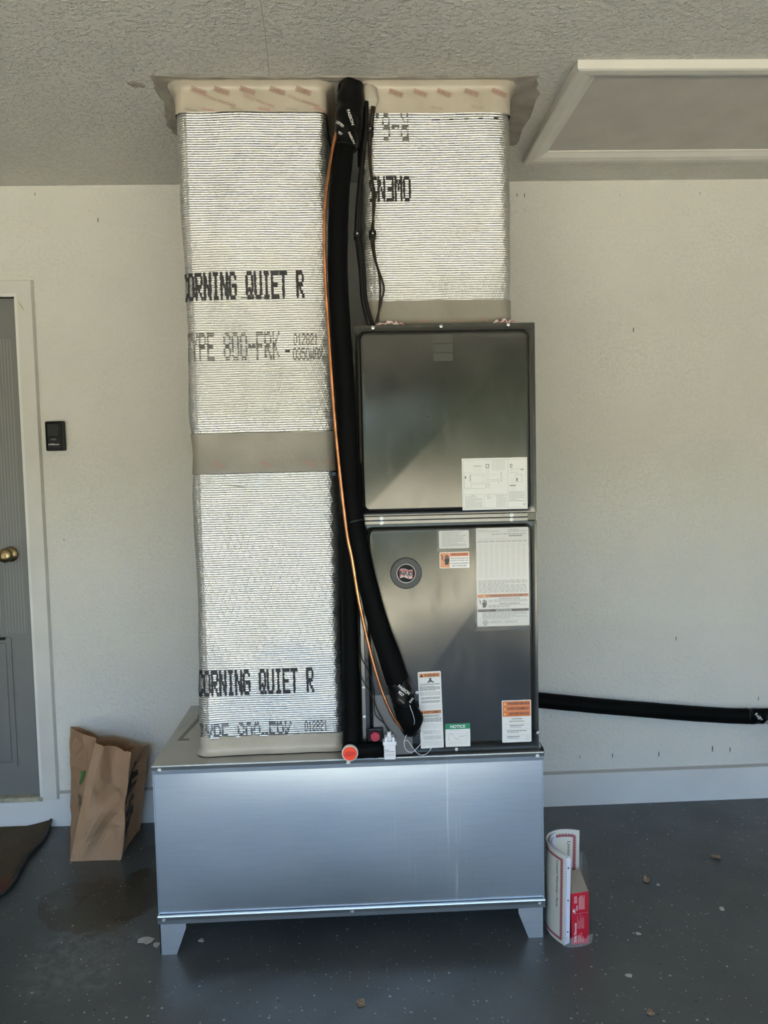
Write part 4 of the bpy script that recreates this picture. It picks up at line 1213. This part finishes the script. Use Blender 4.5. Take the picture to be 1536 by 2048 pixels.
for z, h_ in ((.6165, .0035), (.6115, .0035), (.6050, .0018), (.6020, .0018), (.5985, .0012)):
    x = .0725
    while x < (.083 if z > .615 else .099):
        w = rn.uniform(.002, .006); qd(x, min(x + w, .100), z, z + h_); x += w + .0012
mesh('switch_print', V, Fc, M['txt_grey'], fs)
tube('switch_lead', [(.085, -.938, .668), (.067, -.936, .705), (.047, -.934, .751), (.043, -.932, .796), (.027, -.930, .856), (.010, -.920, .890), (.004, -.912, .96), (.004, -.908, 1.04)], .0016, M['cable'], fs, n=8, seg=8)
tube('switch_lead', [(.087, -.938, .668), (.074, -.934, .690), (.047, -.934, .720), (.042, -.932, .760), (.030, -.930, .792), (.007, -.922, .836), (.003, -.912, .90), (.005, -.908, .99)], .0016, M['cable'], fs, n=8, seg=8)
# coil of bare sensor wire
wl_ = [(.150, -.960, .772), (.146, -.985, .760), (.154, -.990, .735), (.158, -.985, .710), (.152, -.965, .684), (.138, -.955, .665), (.129, -.950, .640), (.134, -.948, .616), (.150, -.948, .608), (.170, -.946, .622), (.186, -.945, .645), (.184, -.944, .668), (.168, -.950, .684), (.150, -.955, .690)]
o = tube('loose_wire', wl_, .0009, M['clear_white'], None, n=8, seg=6)
tag(o, 'thin pale wire looping out of the pipe entry', 'wire', 'loose pale wires at the pipe entry')
o = tube('loose_wire', [(.130, -.925, .632), (.140, -.940, .640), (.160, -.945, .612), (.176, -.946, .598), (.197, -.945, .602), (.217, -.944, .630), (.219, -.943, .655), (.211, -.940, .678)], .0009, M['clear_white'], None, n=8, seg=6)
tag(o, 'thin pale wire curling across the tall warning sticker', 'wire', 'loose pale wires at the pipe entry')

# ------------------------------------------------------------------ cables on the return duct
c1 = [(.064, -.872, 2.500), (.062, -.880, 2.44), (.053, -.885, 2.362), (.038, -.885, 2.25), (.029, -.884, 2.165), (.028, -.882, 2.115), (.037, -.882, 2.022), (.041, -.882, 1.936), (.056, -.880, 1.872), (.060, -.872, 1.862)]
tag(tube('power_cable', c1, .0072, M['cable'], None, n=8, seg=12), 'black cable pinned down the left edge of the upper right duct', 'cable')
c2 = [(.051, -.868, 2.480), (.049, -.870, 2.42), (.046, -.870, 2.366), (.043, -.868, 2.253), (.037, -.868, 2.168), (.037, -.866, 2.118), (.045, -.868, 2.024), (.049, -.868, 1.938), (.066, -.868, 1.868), (.068, -.862, 1.862)]
tag(tube('control_cable', c2, .0062, M['cable'], None, n=8, seg=12), 'second black cable behind the first at the duct edge', 'cable')
cA = [(.081, -.866, 2.490), (.070, -.872, 2.411), (.069, -.872, 2.334), (.077, -.872, 2.249), (.076, -.874, 2.122), (.081, -.872, 2.05), (.102, -.870, 1.978), (.095, -.868, 1.935), (.078, -.868, 1.875), (.076, -.868, 1.862)]
tag(tube('thermostat_wire', cA, .0032, M['brown_wire'], None, n=8, seg=10), 'dark brown thermostat wire bowing furthest right over the duct', 'wire', 'brown wires on the return duct')
cB = [(.088, -.864, 2.490), (.077, -.868, 2.406), (.073, -.868, 2.322), (.082, -.868, 2.222), (.0695, -.870, 2.123), (.076, -.868, 2.066), (.089, -.867, 2.016), (.092, -.866, 1.958), (.084, -.866, 1.885), (.081, -.866, 1.862)]
tag(tube('thermostat_wire', cB, .0032, M['brown_wire'], None, n=8, seg=10), 'dark brown thermostat wire on the inner side of the pair', 'wire', 'brown wires on the return duct')
for x, z, lab in ((.073, 2.418, 'black cable clip at the top of the wires'), (.0285, 2.124, 'black cable clip over the thick black cables'), (.073, 2.124, 'black cable clip over the brown wires below the word OWENS')):
    c = empty('cable_clip', (x, -.87, z), lab, 'cable clip', 'black cable clips')
    bm = bmesh.new(); add_box(bm, x - .010, x + .010, -.890, -.880, z - .008, z + .008, .001); add_box(bm, x - .010, x - .007, -.890, -.848, z - .008, z + .008); add_box(bm, x + .007, x + .010, -.890, -.848, z - .008, z + .008)
    bm_obj('saddle', bm, M['black_plastic'], c)
    lathe('clip_nail', [(.003, 0), (.003, -.0015), (.0, -.002)], (x, -.890, z), (0, 1, 0), M['steel'], c, 10)
box('blue_tape_tab', -.064, -.052, -.862, -.846, 1.425, 1.437, M['blue_tape'], ldct, .001)

# ------------------------------------------------------------------ insulated pipe along the wall
wp = empty('wall_pipe', (1.2, -.04, .42), 'black foam insulated pipe running along the wall to the right', 'pipe')
path = [(.40, -.060, .500), (.60, -.050, .484), (.747, -.045, .466), (.997, -.042, .432), (1.207, -.041, .407), (1.418, -.041, .383), (1.631, -.041, .366), (1.95, -.041, .362)]
tube('foam_insulation', path, .0315, M['foam'], wp, n=8, seg=24, wob=.0008)
tube('tape_wrap', [(1.612, -.041, .3665), (1.66, -.041, .364), (1.70, -.041, .363), (1.74, -.041, .362)], lambda t_: .0335 - .003 * math.sin(math.pi * t_), M['foam_tape'], wp, n=8, seg=24, wob=.005, seed=2)
def pipe_words(c, ang, size, string, zc, r_, parent):
    tv, tf, (a, b_, c2, d) = text2d(string, .02); V = []
    ca, sa = math.cos(ang), math.sin(ang)
    for v in tv:
        x, z = (v[0] - (a + b_) / 2) * size, v[1] * size
        X = c[0] + x * ca - z * sa; Z = c[1] + x * sa + z * ca
        dz = min(abs(Z - zc), r_ * .95)
        V.append((X, -.041 - math.sqrt(r_ * r_ - dz * dz) - .003, Z))
    mesh('tape_lettering', V, tf, M['white_ink'], parent)
pipe_words((1.640, .374), -1.0, .016, 'FAS', .365, .036, wp)
pipe_words((1.652, .366), -1.0, .013, '957', .365, .036, wp)
pipe_words((1.690, .352), .85, .014, 'FASSON', .364, .036, wp)

# ------------------------------------------------------------------ garage door wall control
wc = empty('wall_control', (-1.177, 0, 1.533), 'black garage door wall control beside the door casing', 'wall control')
box('housing', -1.2145, -1.1385, -.020, -.0005, 1.534, 1.651, M['black_plastic'], wc, .006)
box('face_plate', -1.2075, -1.1525, -.0225, -.019, 1.541, 1.645, M['black_plastic'], wc, .004)
box('push_bar', -1.205, -1.158, -.0275, -.021, 1.588, 1.642, M['black_button'], wc, .004)
box('light_button', -1.191, -1.171, -.0245, -.022, 1.576, 1.583, M['grey_led'], wc, .001)
tv, tf, (a_, b_, c_, d_) = text2d('LiftMaster', .02)
mesh('brand_lettering', [(-1.2015 + (v[0] - a_) / (b_ - a_) * .043, -.0231, 1.5565 + (v[1] - c_) / (d_ - c_) * .0068) for v in tv], tf, M['white_ink'], wc)

# ------------------------------------------------------------------ brown paper bag
bag = empty('paper_bag', (-1.0, -.2, 0), 'crumpled open brown paper bag on the floor against the wall', 'paper bag')
bot = [(-1.092, -.314), (-.903, -.318), (-.895, -.075), (-1.183, -.050)]
tops = [(-.985, -.300, .447), (-.866, -.265, .390), (-.842, -.085, .350), (-1.158, -.058, .430)]
cols_ = []
NB, NH = 26, 40
Vb = []
ring = []
for k in range(4):
    k2 = (k + 1) % 4
    for i in range(NB): ring.append((k, k2, i / NB))
for j in range(NH + 1):
    w = j / NH
    for (k, k2, t_) in ring:
        bx = bot[k][0] + (bot[k2][0] - bot[k][0]) * t_; by = bot[k][1] + (bot[k2][1] - bot[k][1]) * t_
        tx, ty, tz = [tops[k][a] + (tops[k2][a] - tops[k][a]) * t_ for a in range(3)]
        x = bx + (tx - bx) * w; y = by + (ty - by) * w; z = tz * w
        s_ = math.sin(math.pi * t_)
        # front crease leans from the lower left to the upper middle; gussets fold in
        if k == 0: x += 0.0; y += .022 * s_ * w - .010 * math.sin(2 * math.pi * t_) * w
        if k == 1: x -= .035 * s_ * (.25 + .75 * w)
        if k == 3: x += .012 * s_ * w
        q = Vector((x * 13, y * 13, z * 9))
        amp = min(1, w * 6 + .15) * min(1, 4 * min(t_, 1 - t_) + .25)
        wb = mnoise.noise(q * .45 + Vector((3, 3, 3)))
        tri = lambda a_: abs((a_ % 1.0) - .5) * 2 - .5
        dn = 1.55 * amp * (.016 * tri(q.dot(Vector((.22, .10, .16))) + .55 * wb) + .012 * tri(q.dot(Vector((-.30, .12, .24))) + .8 * wb + .3)
                    + .007 * tri(q.dot(Vector((.45, -.2, .50))) + 1.1 * mnoise.noise(q * .5)) + .004 * tri(q.dot(Vector((-.9, .3, .7))) + 1.2 * wb) + .010 * mnoise.noise(q * .5))
        nn = Vector(((bot[k2][1] - bot[k][1]), -(bot[k2][0] - bot[k][0]), 0)).normalized()
        x += nn.x * dn; y += nn.y * dn
        if j == NH: z += .010 * mnoise.noise(Vector((t_ * 6, k * 3, 1))) - (.020 * s_ if k == 0 else 0)
        Vb.append(Vector((x, min(y, -.022), max(z, .0005))))
n_ = len(ring)
Fb = []
for j in range(NH):
    for i in range(n_):
        i2 = (i + 1) % n_
        Fb.append((j * n_ + i, j * n_ + i2, (j + 1) * n_ + i2, (j + 1) * n_ + i))
Fb.append(tuple(range(n_))[::-1])
o = mesh('paper', Vb, Fb, M['bag'], bag)
md = o.modifiers.new('thick', 'SOLIDIFY'); md.thickness = .001; md.offset = -1
def bag_pt(k, t_, w, off=.0016):
    """point on the modelled bag face k"""
    i = (k * NB + t_ * NB); i0 = int(math.floor(i)); fi = i - i0
    j = w * NH; j0 = min(int(math.floor(j)), NH - 1); fj = j - j0
    g = lambda a, b_: Vb[b_ * n_ + (a % n_)]
    a, b_, c, d = g(i0, j0), g(i0 + 1, j0), g(i0 + 1, j0 + 1), g(i0, j0 + 1)
    p = (a * (1 - fi) + b_ * fi) * (1 - fj) + (d * (1 - fi) + c * fi) * fj
    nn = (b_ - a).cross(d - a).normalized()
    return p + nn * off
def bag_quad(name, k, pts, mat, n=6):
    V, Fc = [], []
    (a, b_, c, d) = pts
    for j in range(n + 1):
        for i in range(n + 1):
            u, v = i / n, j / n
            t_ = (a[0] * (1 - u) + b_[0] * u) * (1 - v) + (d[0] * (1 - u) + c[0] * u) * v
            w = (a[1] * (1 - u) + b_[1] * u) * (1 - v) + (d[1] * (1 - u) + c[1] * u) * v
            V.append(bag_pt(k, t_, w, .003))
    for j in range(n):
        for i in range(n):
            q = j * (n + 1) + i; Fc.append((q, q + 1, q + n + 2, q + n + 1))
    mesh(name, V, Fc, mat, bag)
# black printed stripes on the right side, small print and a green mark at the left
for w0, w1 in ((.18, .28), (.34, .40), (.50, .56), (.60, .66)):
    bag_quad('printed_stripe', 1, ((.15, w0 - .02), (.75, w0 + .10), (.75, w1 + .10), (.15, w1 - .02)), M['bag_ink'], 8)
bag_quad('printed_stripe', 1, ((.25, .56), (.55, .62), (.72, .86), (.55, .86)), M['bag_ink'], 8)
def bag_text(k, t0, t1, w0, w1, string, mat):
    tv, tf, (a, b_, c, d) = text2d(string, .02)
    mesh('printed_text', [bag_pt(k, t0 + (v[0] - a) / (b_ - a) * (t1 - t0), w0 + (v[1] - c) / (d - c) * (w1 - w0), .003) for v in tv], tf, mat, bag)
bag_text(3, .62, .95, .470, .495, 'RECY', M['bag_ink'])
bag_text(3, .55, .97, .425, .460, 'CLABLE', M['bag_ink'])
bag_text(3, .55, .95, .395, .415, 'WITH CARE', M['bag_ink'])
bag_quad('green_mark', 3, ((.48, .56), (.66, .58), (.82, .72), (.66, .70)), M['green_ink'], 8)

# ------------------------------------------------------------------ paperwork, red carton and plastic bag by the stand
def curl(points, n=10):
    return [Vector((p.x, p.y, 0)) for p in catmull([(x, y, 0) for x, y in points], n)]
class Sweep:
    def __init__(s, pts, z0, z1, th, lean=0.0):
        s.P = curl(pts); s.z0, s.z1, s.th, s.lean = z0, z1, th, lean
        s.L = [0.0]
        for a, b_ in zip(s.P[:-1], s.P[1:]): s.L.append(s.L[-1] + (b_ - a).length)
    def at(s, u, z, off):
        l_ = u * s.L[-1]; i = 0
        while i < len(s.L) - 2 and s.L[i + 1] < l_: i += 1
        f = (l_ - s.L[i]) / max(1e-9, s.L[i + 1] - s.L[i])
        p = s.P[i].lerp(s.P[i + 1], f); t_ = (s.P[i + 1] - s.P[i]).normalized()
        nn = Vector((-t_.y, t_.x, 0))          # left of travel
        q = p + nn * off
        return Vector((q.x + s.lean * z, q.y, z))
    def build(s, name, mats, parent, nu=40, nz=4):
        V, Fc, fm = [], [], []
        for off in (0.0, s.th):
            for j in range(nz + 1):
                for i in range(nu + 1): V.append(s.at(i / nu, s.z0 + (s.z1 - s.z0) * j / nz, off))
        A = (nz + 1) * (nu + 1)
        for j in range(nz):
            for i in range(nu):
                a = j * (nu + 1) + i
                Fc += [(a, a + 1, a + nu + 2, a + nu + 1), (A + a + nu + 1, A + a + nu + 2, A + a + 1, A + a)]; fm += [0, 0]
        for i in range(nu):
            a = nz * (nu + 1) + i
            Fc += [(a, a + 1, A + a + 1, A + a), (i + 1, i, A + i, A + i + 1)]; fm += [1, 1]
        for j in range(nz):
            for e in (0, nu):
                a = j * (nu + 1) + e; Fc.append((a, a + nu + 1, A + a + nu + 1, A + a)); fm.append(1)
        return mesh(name, V, Fc, mats, parent, fm=fm, smooth=False)
    def patch(s, name, u0, u1, z0, z1, off, mat, parent, n=12):
        V, Fc = [], []
        for i in range(n + 1):
            for z in (z0, z1): V.append(s.at(u0 + (u1 - u0) * i / n, z, off))
        for i in range(n): Fc.append((2 * i, 2 * i + 2, 2 * i + 3, 2 * i + 1))
        return mesh(name, V, Fc, mat, parent)
bk = empty('warranty_booklet', (.60, -.88, 0), 'rolled cream warranty certificate standing between the stand and red carton', 'booklet')
# travels from the front edge, round the left and back to the right: outside of the roll is on the left of travel
cv = Sweep([(.600, -.962), (.584, -.935), (.570, -.895), (.568, -.855), (.585, -.815), (.620, -.795), (.655, -.795), (.684, -.806)], .002, .279, .0028, .02)
cv.build('cover', [M['cream'], M['lav']], bk)
pages = Sweep([(.607, -.950), (.592, -.928), (.579, -.890), (.577, -.857), (.592, -.824), (.606, -.813)], .004, .276, .002, .02)
inner = Sweep([(.6125, -.951), (.597, -.925), (.585, -.890), (.584, -.859), (.596, -.832), (.604, -.825)], .004, .273, .002, .02)
pages.build('inner_pages', [M['lav'], M['lav']], bk)
inner.build('inner_pages', [M['lav'], M['lav']], bk)
# page block edge facing the camera, with punched holes
V = [(.601, -.9615, .004), (.6145, -.9555, .006), (.6205, -.9545, .268), (.6065, -.9605, .272), (.5985, -.945, .004), (.612, -.941, .006), (.618, -.941, .268), (.604, -.945, .272)]
mesh('page_block', V, [(0, 1, 2, 3), (4, 7, 6, 5), (0, 4, 5, 1), (1, 5, 6, 2), (2, 6, 7, 3), (3, 7, 4, 0)], M['lav'], bk)
for z in (.240, .140, .042):
    lathe('punch_hole', [(.0028, 0), (.0028, -.0006)], (.6065 + .02 * z, -.9588, z), (.40, .916, 0), M['black_ink'], bk, 10)
W_ = cv.L[-1]
def uu(l_): return l_ / W_
# outer face print (facing left/front)
OUT = cv.th + .0007
cv.patch('border_print', uu(.012), uu(.020), .012, .262, OUT, M['maroon'], bk, 4)
cv.patch('border_print', uu(.012), uu(.16), .012, .020, OUT, M['maroon'], bk)
cv.patch('border_print', uu(.012), uu(.16), .258, .266, OUT, M['maroon'], bk)
for k in range(31):
    z = .018 + k * .008; cv.patch('border_print', uu(.0095), uu(.0125), z, z + .0045, OUT, M['maroon'], bk, 1)
def sweep_text(u_c, z0, z1, size, string, off, mat, inside=False):
    """text running downwards"""
    tv, tf, (a, b_, c, d) = text2d(string, .01); V = []
    for v in tv:
        z = z1 - (v[0] - a) / (b_ - a) * (z1 - z0); h_ = (v[1] - c) / (d - c) * size
        l_ = u_c - h_ if not inside else u_c + h_
        V.append(cv.at(uu(l_), z, off))
    mesh('cover_lettering', V, tf, mat, bk)
sweep_text(.041, .108, .252, .012, 'Limited Warranty - Parts', OUT, M['txt'])
# inner face print at the back
INN = -.0008
cv.patch('border_print', uu(W_ - .020), uu(W_ - .012), .020, .262, INN, M['maroon'], bk, 4)
cv.patch('border_print', uu(W_ - .11), uu(W_ - .012), .255, .263, INN, M['maroon'], bk)
for k in range(30):
    z = .020 + k * .008; cv.patch('border_print', uu(W_ - .0125), uu(W_ - .0095), z, z + .0045, INN, M['maroon'], bk, 1)
for k in range(9):
    u_ = W_ - .105 + k * .010; cv.patch('border_print', uu(u_), uu(u_ + .005), .2625, .266, INN, M['maroon'], bk, 1)
sweep_text(W_ - .040, .100, .240, .012, 'Limited Warranty', INN, M['txt'], True)

ct = empty('thermostat_carton', (.642, -.90, 0), 'red thermostat carton standing upright beside the warranty booklet', 'carton')
V = [(.6200, -.958, .001), (.6735, -.954, .001), (.6735, -.954, .163), (.6200, -.958, .160), (.640, -.835, .001), (.684, -.820, .001), (.684, -.820, .163), (.640, -.835, .160)]
mesh('box_shell', V, [(0, 1, 2, 3), (1, 5, 6, 2), (5, 4, 7, 6), (4, 0, 3, 7), (0, 4, 5, 1), (3, 2, 6, 7)], [M['red_box'], M['carton_grey']], ct, fm=[0, 0, 0, 0, 0, 1])
def on_box(u, w, off=.0008):
    a, b_, c, d = [Vector(V[i]) for i in range(4)]
    p = (a * (1 - u) + b_ * u) * (1 - w) + (d * (1 - u) + c * u) * w
    return p + Vector((.07, -.997, 0)) * off
def box_text(u0, u1, w0, w1, string, mat):
    """runs upwards"""
    tv, tf, (a, b_, c, d) = text2d(string, .02)
    mesh('carton_lettering', [on_box(u1 - (v[1] - c) / (d - c) * (u1 - u0), w0 + (v[0] - a) / (b_ - a) * (w1 - w0)) for v in tv], tf, mat, ct)
box_text(.15, .29, .04, .42, 'T6 Pro Thermostat', M['white_ink'])
Vq, Fq = [], []
def bq(u0, u1, w0, w1):
    b_ = len(Vq); Vq.extend([on_box(u0, w0), on_box(u1, w0), on_box(u1, w1), on_box(u0, w1)]); Fq.append((b_, b_ + 1, b_ + 2, b_ + 3))
rn = random.Random(3)
for i in range(7): bq(.38 + i * .052, .395 + i * .052, .04, .04 + rn.uniform(.10, .24))
for i in range(8): bq(.34 + i * .052, .355 + i * .052, .30, .30 + rn.uniform(.12, .28))
mesh('carton_print', Vq, Fq, M['pink_ink'], ct)
Vq, Fq = [], []
for i in range(8): bq(.42 + i * .045, .445 + i * .045, .67, .67 + rn.uniform(.22, .29))
for i in range(5): bq(.16 + i * .035, .185 + i * .035, .80, .94)
mesh('carton_print', Vq, Fq, M['pink_ink'], ct)
Vq, Fq = [], []
bq(.08, .22, .63, .655); bq(.08, .15, .655, .69); bq(.19, .22, .60, .70); bq(.29, .31, .655, .76); bq(.33, .345, .655, .76)
mesh('carton_logo', Vq, Fq, M['white_ink'], ct)
Vq, Fq = [], []
bq(.04, .96, .598, .602)
mesh('carton_rule', Vq, Fq, M['pink_ink'], ct)

# loose clear plastic bag around them
V, Fc = [], []
NU, NV = 40, 14
for j in range(NV + 1):
    w = j / NV
    for i in range(NU + 1):
        t_ = i / NU
        # from the front of the page block, under/around the carton to the back
        px_ = [(.600, -.968), (.625, -.972), (.660, -.966), (.684, -.955), (.694, -.90), (.702, -.84), (.700, -.79), (.672, -.782)]
        f = t_ * (len(px_) - 1); i0 = min(int(f), len(px_) - 2); g = f - i0
        x = px_[i0][0] * (1 - g) + px_[i0 + 1][0] * g; y = px_[i0][1] * (1 - g) + px_[i0 + 1][1] * g
        hmax = .030 + .17 * max(0, min(1, (t_ - .45) / .3)) + .02 * mnoise.noise(Vector((t_ * 9, 2, 0)))
        z = .001 + hmax * w
        q = Vector((x * 40, y * 40, z * 30))
        x += .006 * mnoise.noise(q) + .010 * w * max(0, t_ - .4); y += .004 * mnoise.noise(q + Vector((5, 5, 5))) * w
        V.append((x, y, z))
for j in range(NV):
    for i in range(NU):
        a = j * (NU + 1) + i; Fc.append((a, a + 1, a + NU + 2, a + NU + 1))
o = mesh('plastic_bag', V, Fc, M['film'], None, smooth=True)
tag(o, 'crumpled clear plastic bag around the red carton', 'plastic bag')

# ------------------------------------------------------------------ door mat
V, Fc, Vt = [], [], []
edge = [(-1.268, -.022), (-1.258, -.10), (-1.250, -.171), (-1.257, -.287), (-1.244, -.38), (-1.231, -.466), (-1.232, -.53), (-1.250, -.556)]
ep = catmull([(x, y, 0) for x, y in edge], 5)
NXm = 24
for j, p in enumerate(ep):
    for i in range(NXm + 1):
        t_ = i / NXm
        x = -2.05 + (p.x + 2.05) * t_
        lift = .004 + .012 * max(0, mnoise.noise(Vector((p.y * 9, 4, 0))) + .15) * max(0, t_ - .9) * 10 + (.018 * max(0, 1 - j / 3.0) * max(0, (t_ - .88) / .12))
        V.append((x, p.y, .008 + lift + .002 * mnoise.noise(Vector((x * 7, p.y * 7, 0)))))
nj = len(ep)
for j in range(nj - 1):
    for i in range(NXm):
        a = j * (NXm + 1) + i; Fc.append((a, a + NXm + 1, a + NXm + 2, a + 1))
rug = empty('door_mat', (-1.65, -.29, 0), 'worn brown coir door mat with dark rubber edge on the floor', 'door mat')
o = mesh('coir_pile', V, Fc, M['rug'], rug, smooth=True)
md = o.modifiers.new('thick', 'SOLIDIFY'); md.thickness = .006; md.offset = -1
tube('rubber_edge', [V[j * (NXm + 1) + NXm] for j in range(nj)], .0062, M['rubber'], rug, n=2, seg=10, wob=.002)

# ------------------------------------------------------------------ litter on the floor
def leaf(c, s_, seed, mat, name, label, cat, group, curlh=.4):
    bm = bmesh.new(); V, Fc = [], []
    n_ = 9
    rn = random.Random(seed); a0 = rn.uniform(0, 6.28)
    V.append((c[0], c[1], .004 + s_ * .12))
    for r_ in (.55, 1.0):
        for k in range(n_):
            a = 2 * math.pi * k / n_ + a0; rr = s_ * r_ * rn.uniform(.75, 1.15) * (1 if abs(math.cos(a - a0)) > .5 else .7)
            V.append((c[0] + rr * math.cos(a), c[1] + rr * math.sin(a), .003 + s_ * curlh * r_ * rn.uniform(.05, 1)))
    for k in range(n_):
        k2 = (k + 1) % n_
        Fc += [(0, 1 + k, 1 + k2), (1 + k, 1 + n_ + k, 1 + n_ + k2, 1 + k2)]
    bm.free()
    o = mesh(name, V, Fc, mat)
    md = o.modifiers.new('thick', 'SOLIDIFY'); md.thickness = .0012; md.offset = 0
    zmin = min(v[2] for v in V) - .0008
    o.location.z = -zmin
    return tag(o, label, cat, group)
leaf((.974, -.621), .017, 1, M['leaf'], 'dry_leaf', 'crumpled brown dry leaf nearest the red carton', 'leaf', 'dry leaves on the floor', .8)
leaf((1.28, -.488), .019, 2, M['leaf'], 'dry_leaf', 'curled pale brown dry leaf nearest the wall on the right', 'leaf', 'dry leaves on the floor', .7)
leaf((-.019, -1.17), .016, 3, M['leaf'], 'dry_leaf', 'flat brown dry leaf in front of the plenum box', 'leaf', 'dry leaves on the floor', .15)
leaf((.745, -1.262), .012, 8, M['leaf'], 'dry_leaf', 'small brown leaf at the bottom edge of the picture', 'leaf', 'dry leaves on the floor', .3)
for i, (x, y, s_, lab) in enumerate(((-.678, -.835, .026, 'large pale flake by the left foot of the stand'), (1.15, -.807, .011, 'pale flake on the open floor at far right'), (.838, -.919, .008, 'small pale flake right of the red carton'), (.741, -1.111, .011, 'white flake on the floor in front of the red carton'),
                                     (-.640, -.862, .013, 'small pale flake touching the big flake by the left foot'), (-.505, -.850, .012, 'pale flake just inside the left foot of the stand'), (1.004, -.650, .008, 'tiny pale flake beside the crumpled leaf'))):
    leaf((x, y), s_, 20 + i, M['chip'], 'paint_flake', lab, 'paint flake', 'paint flakes on the floor', .12)
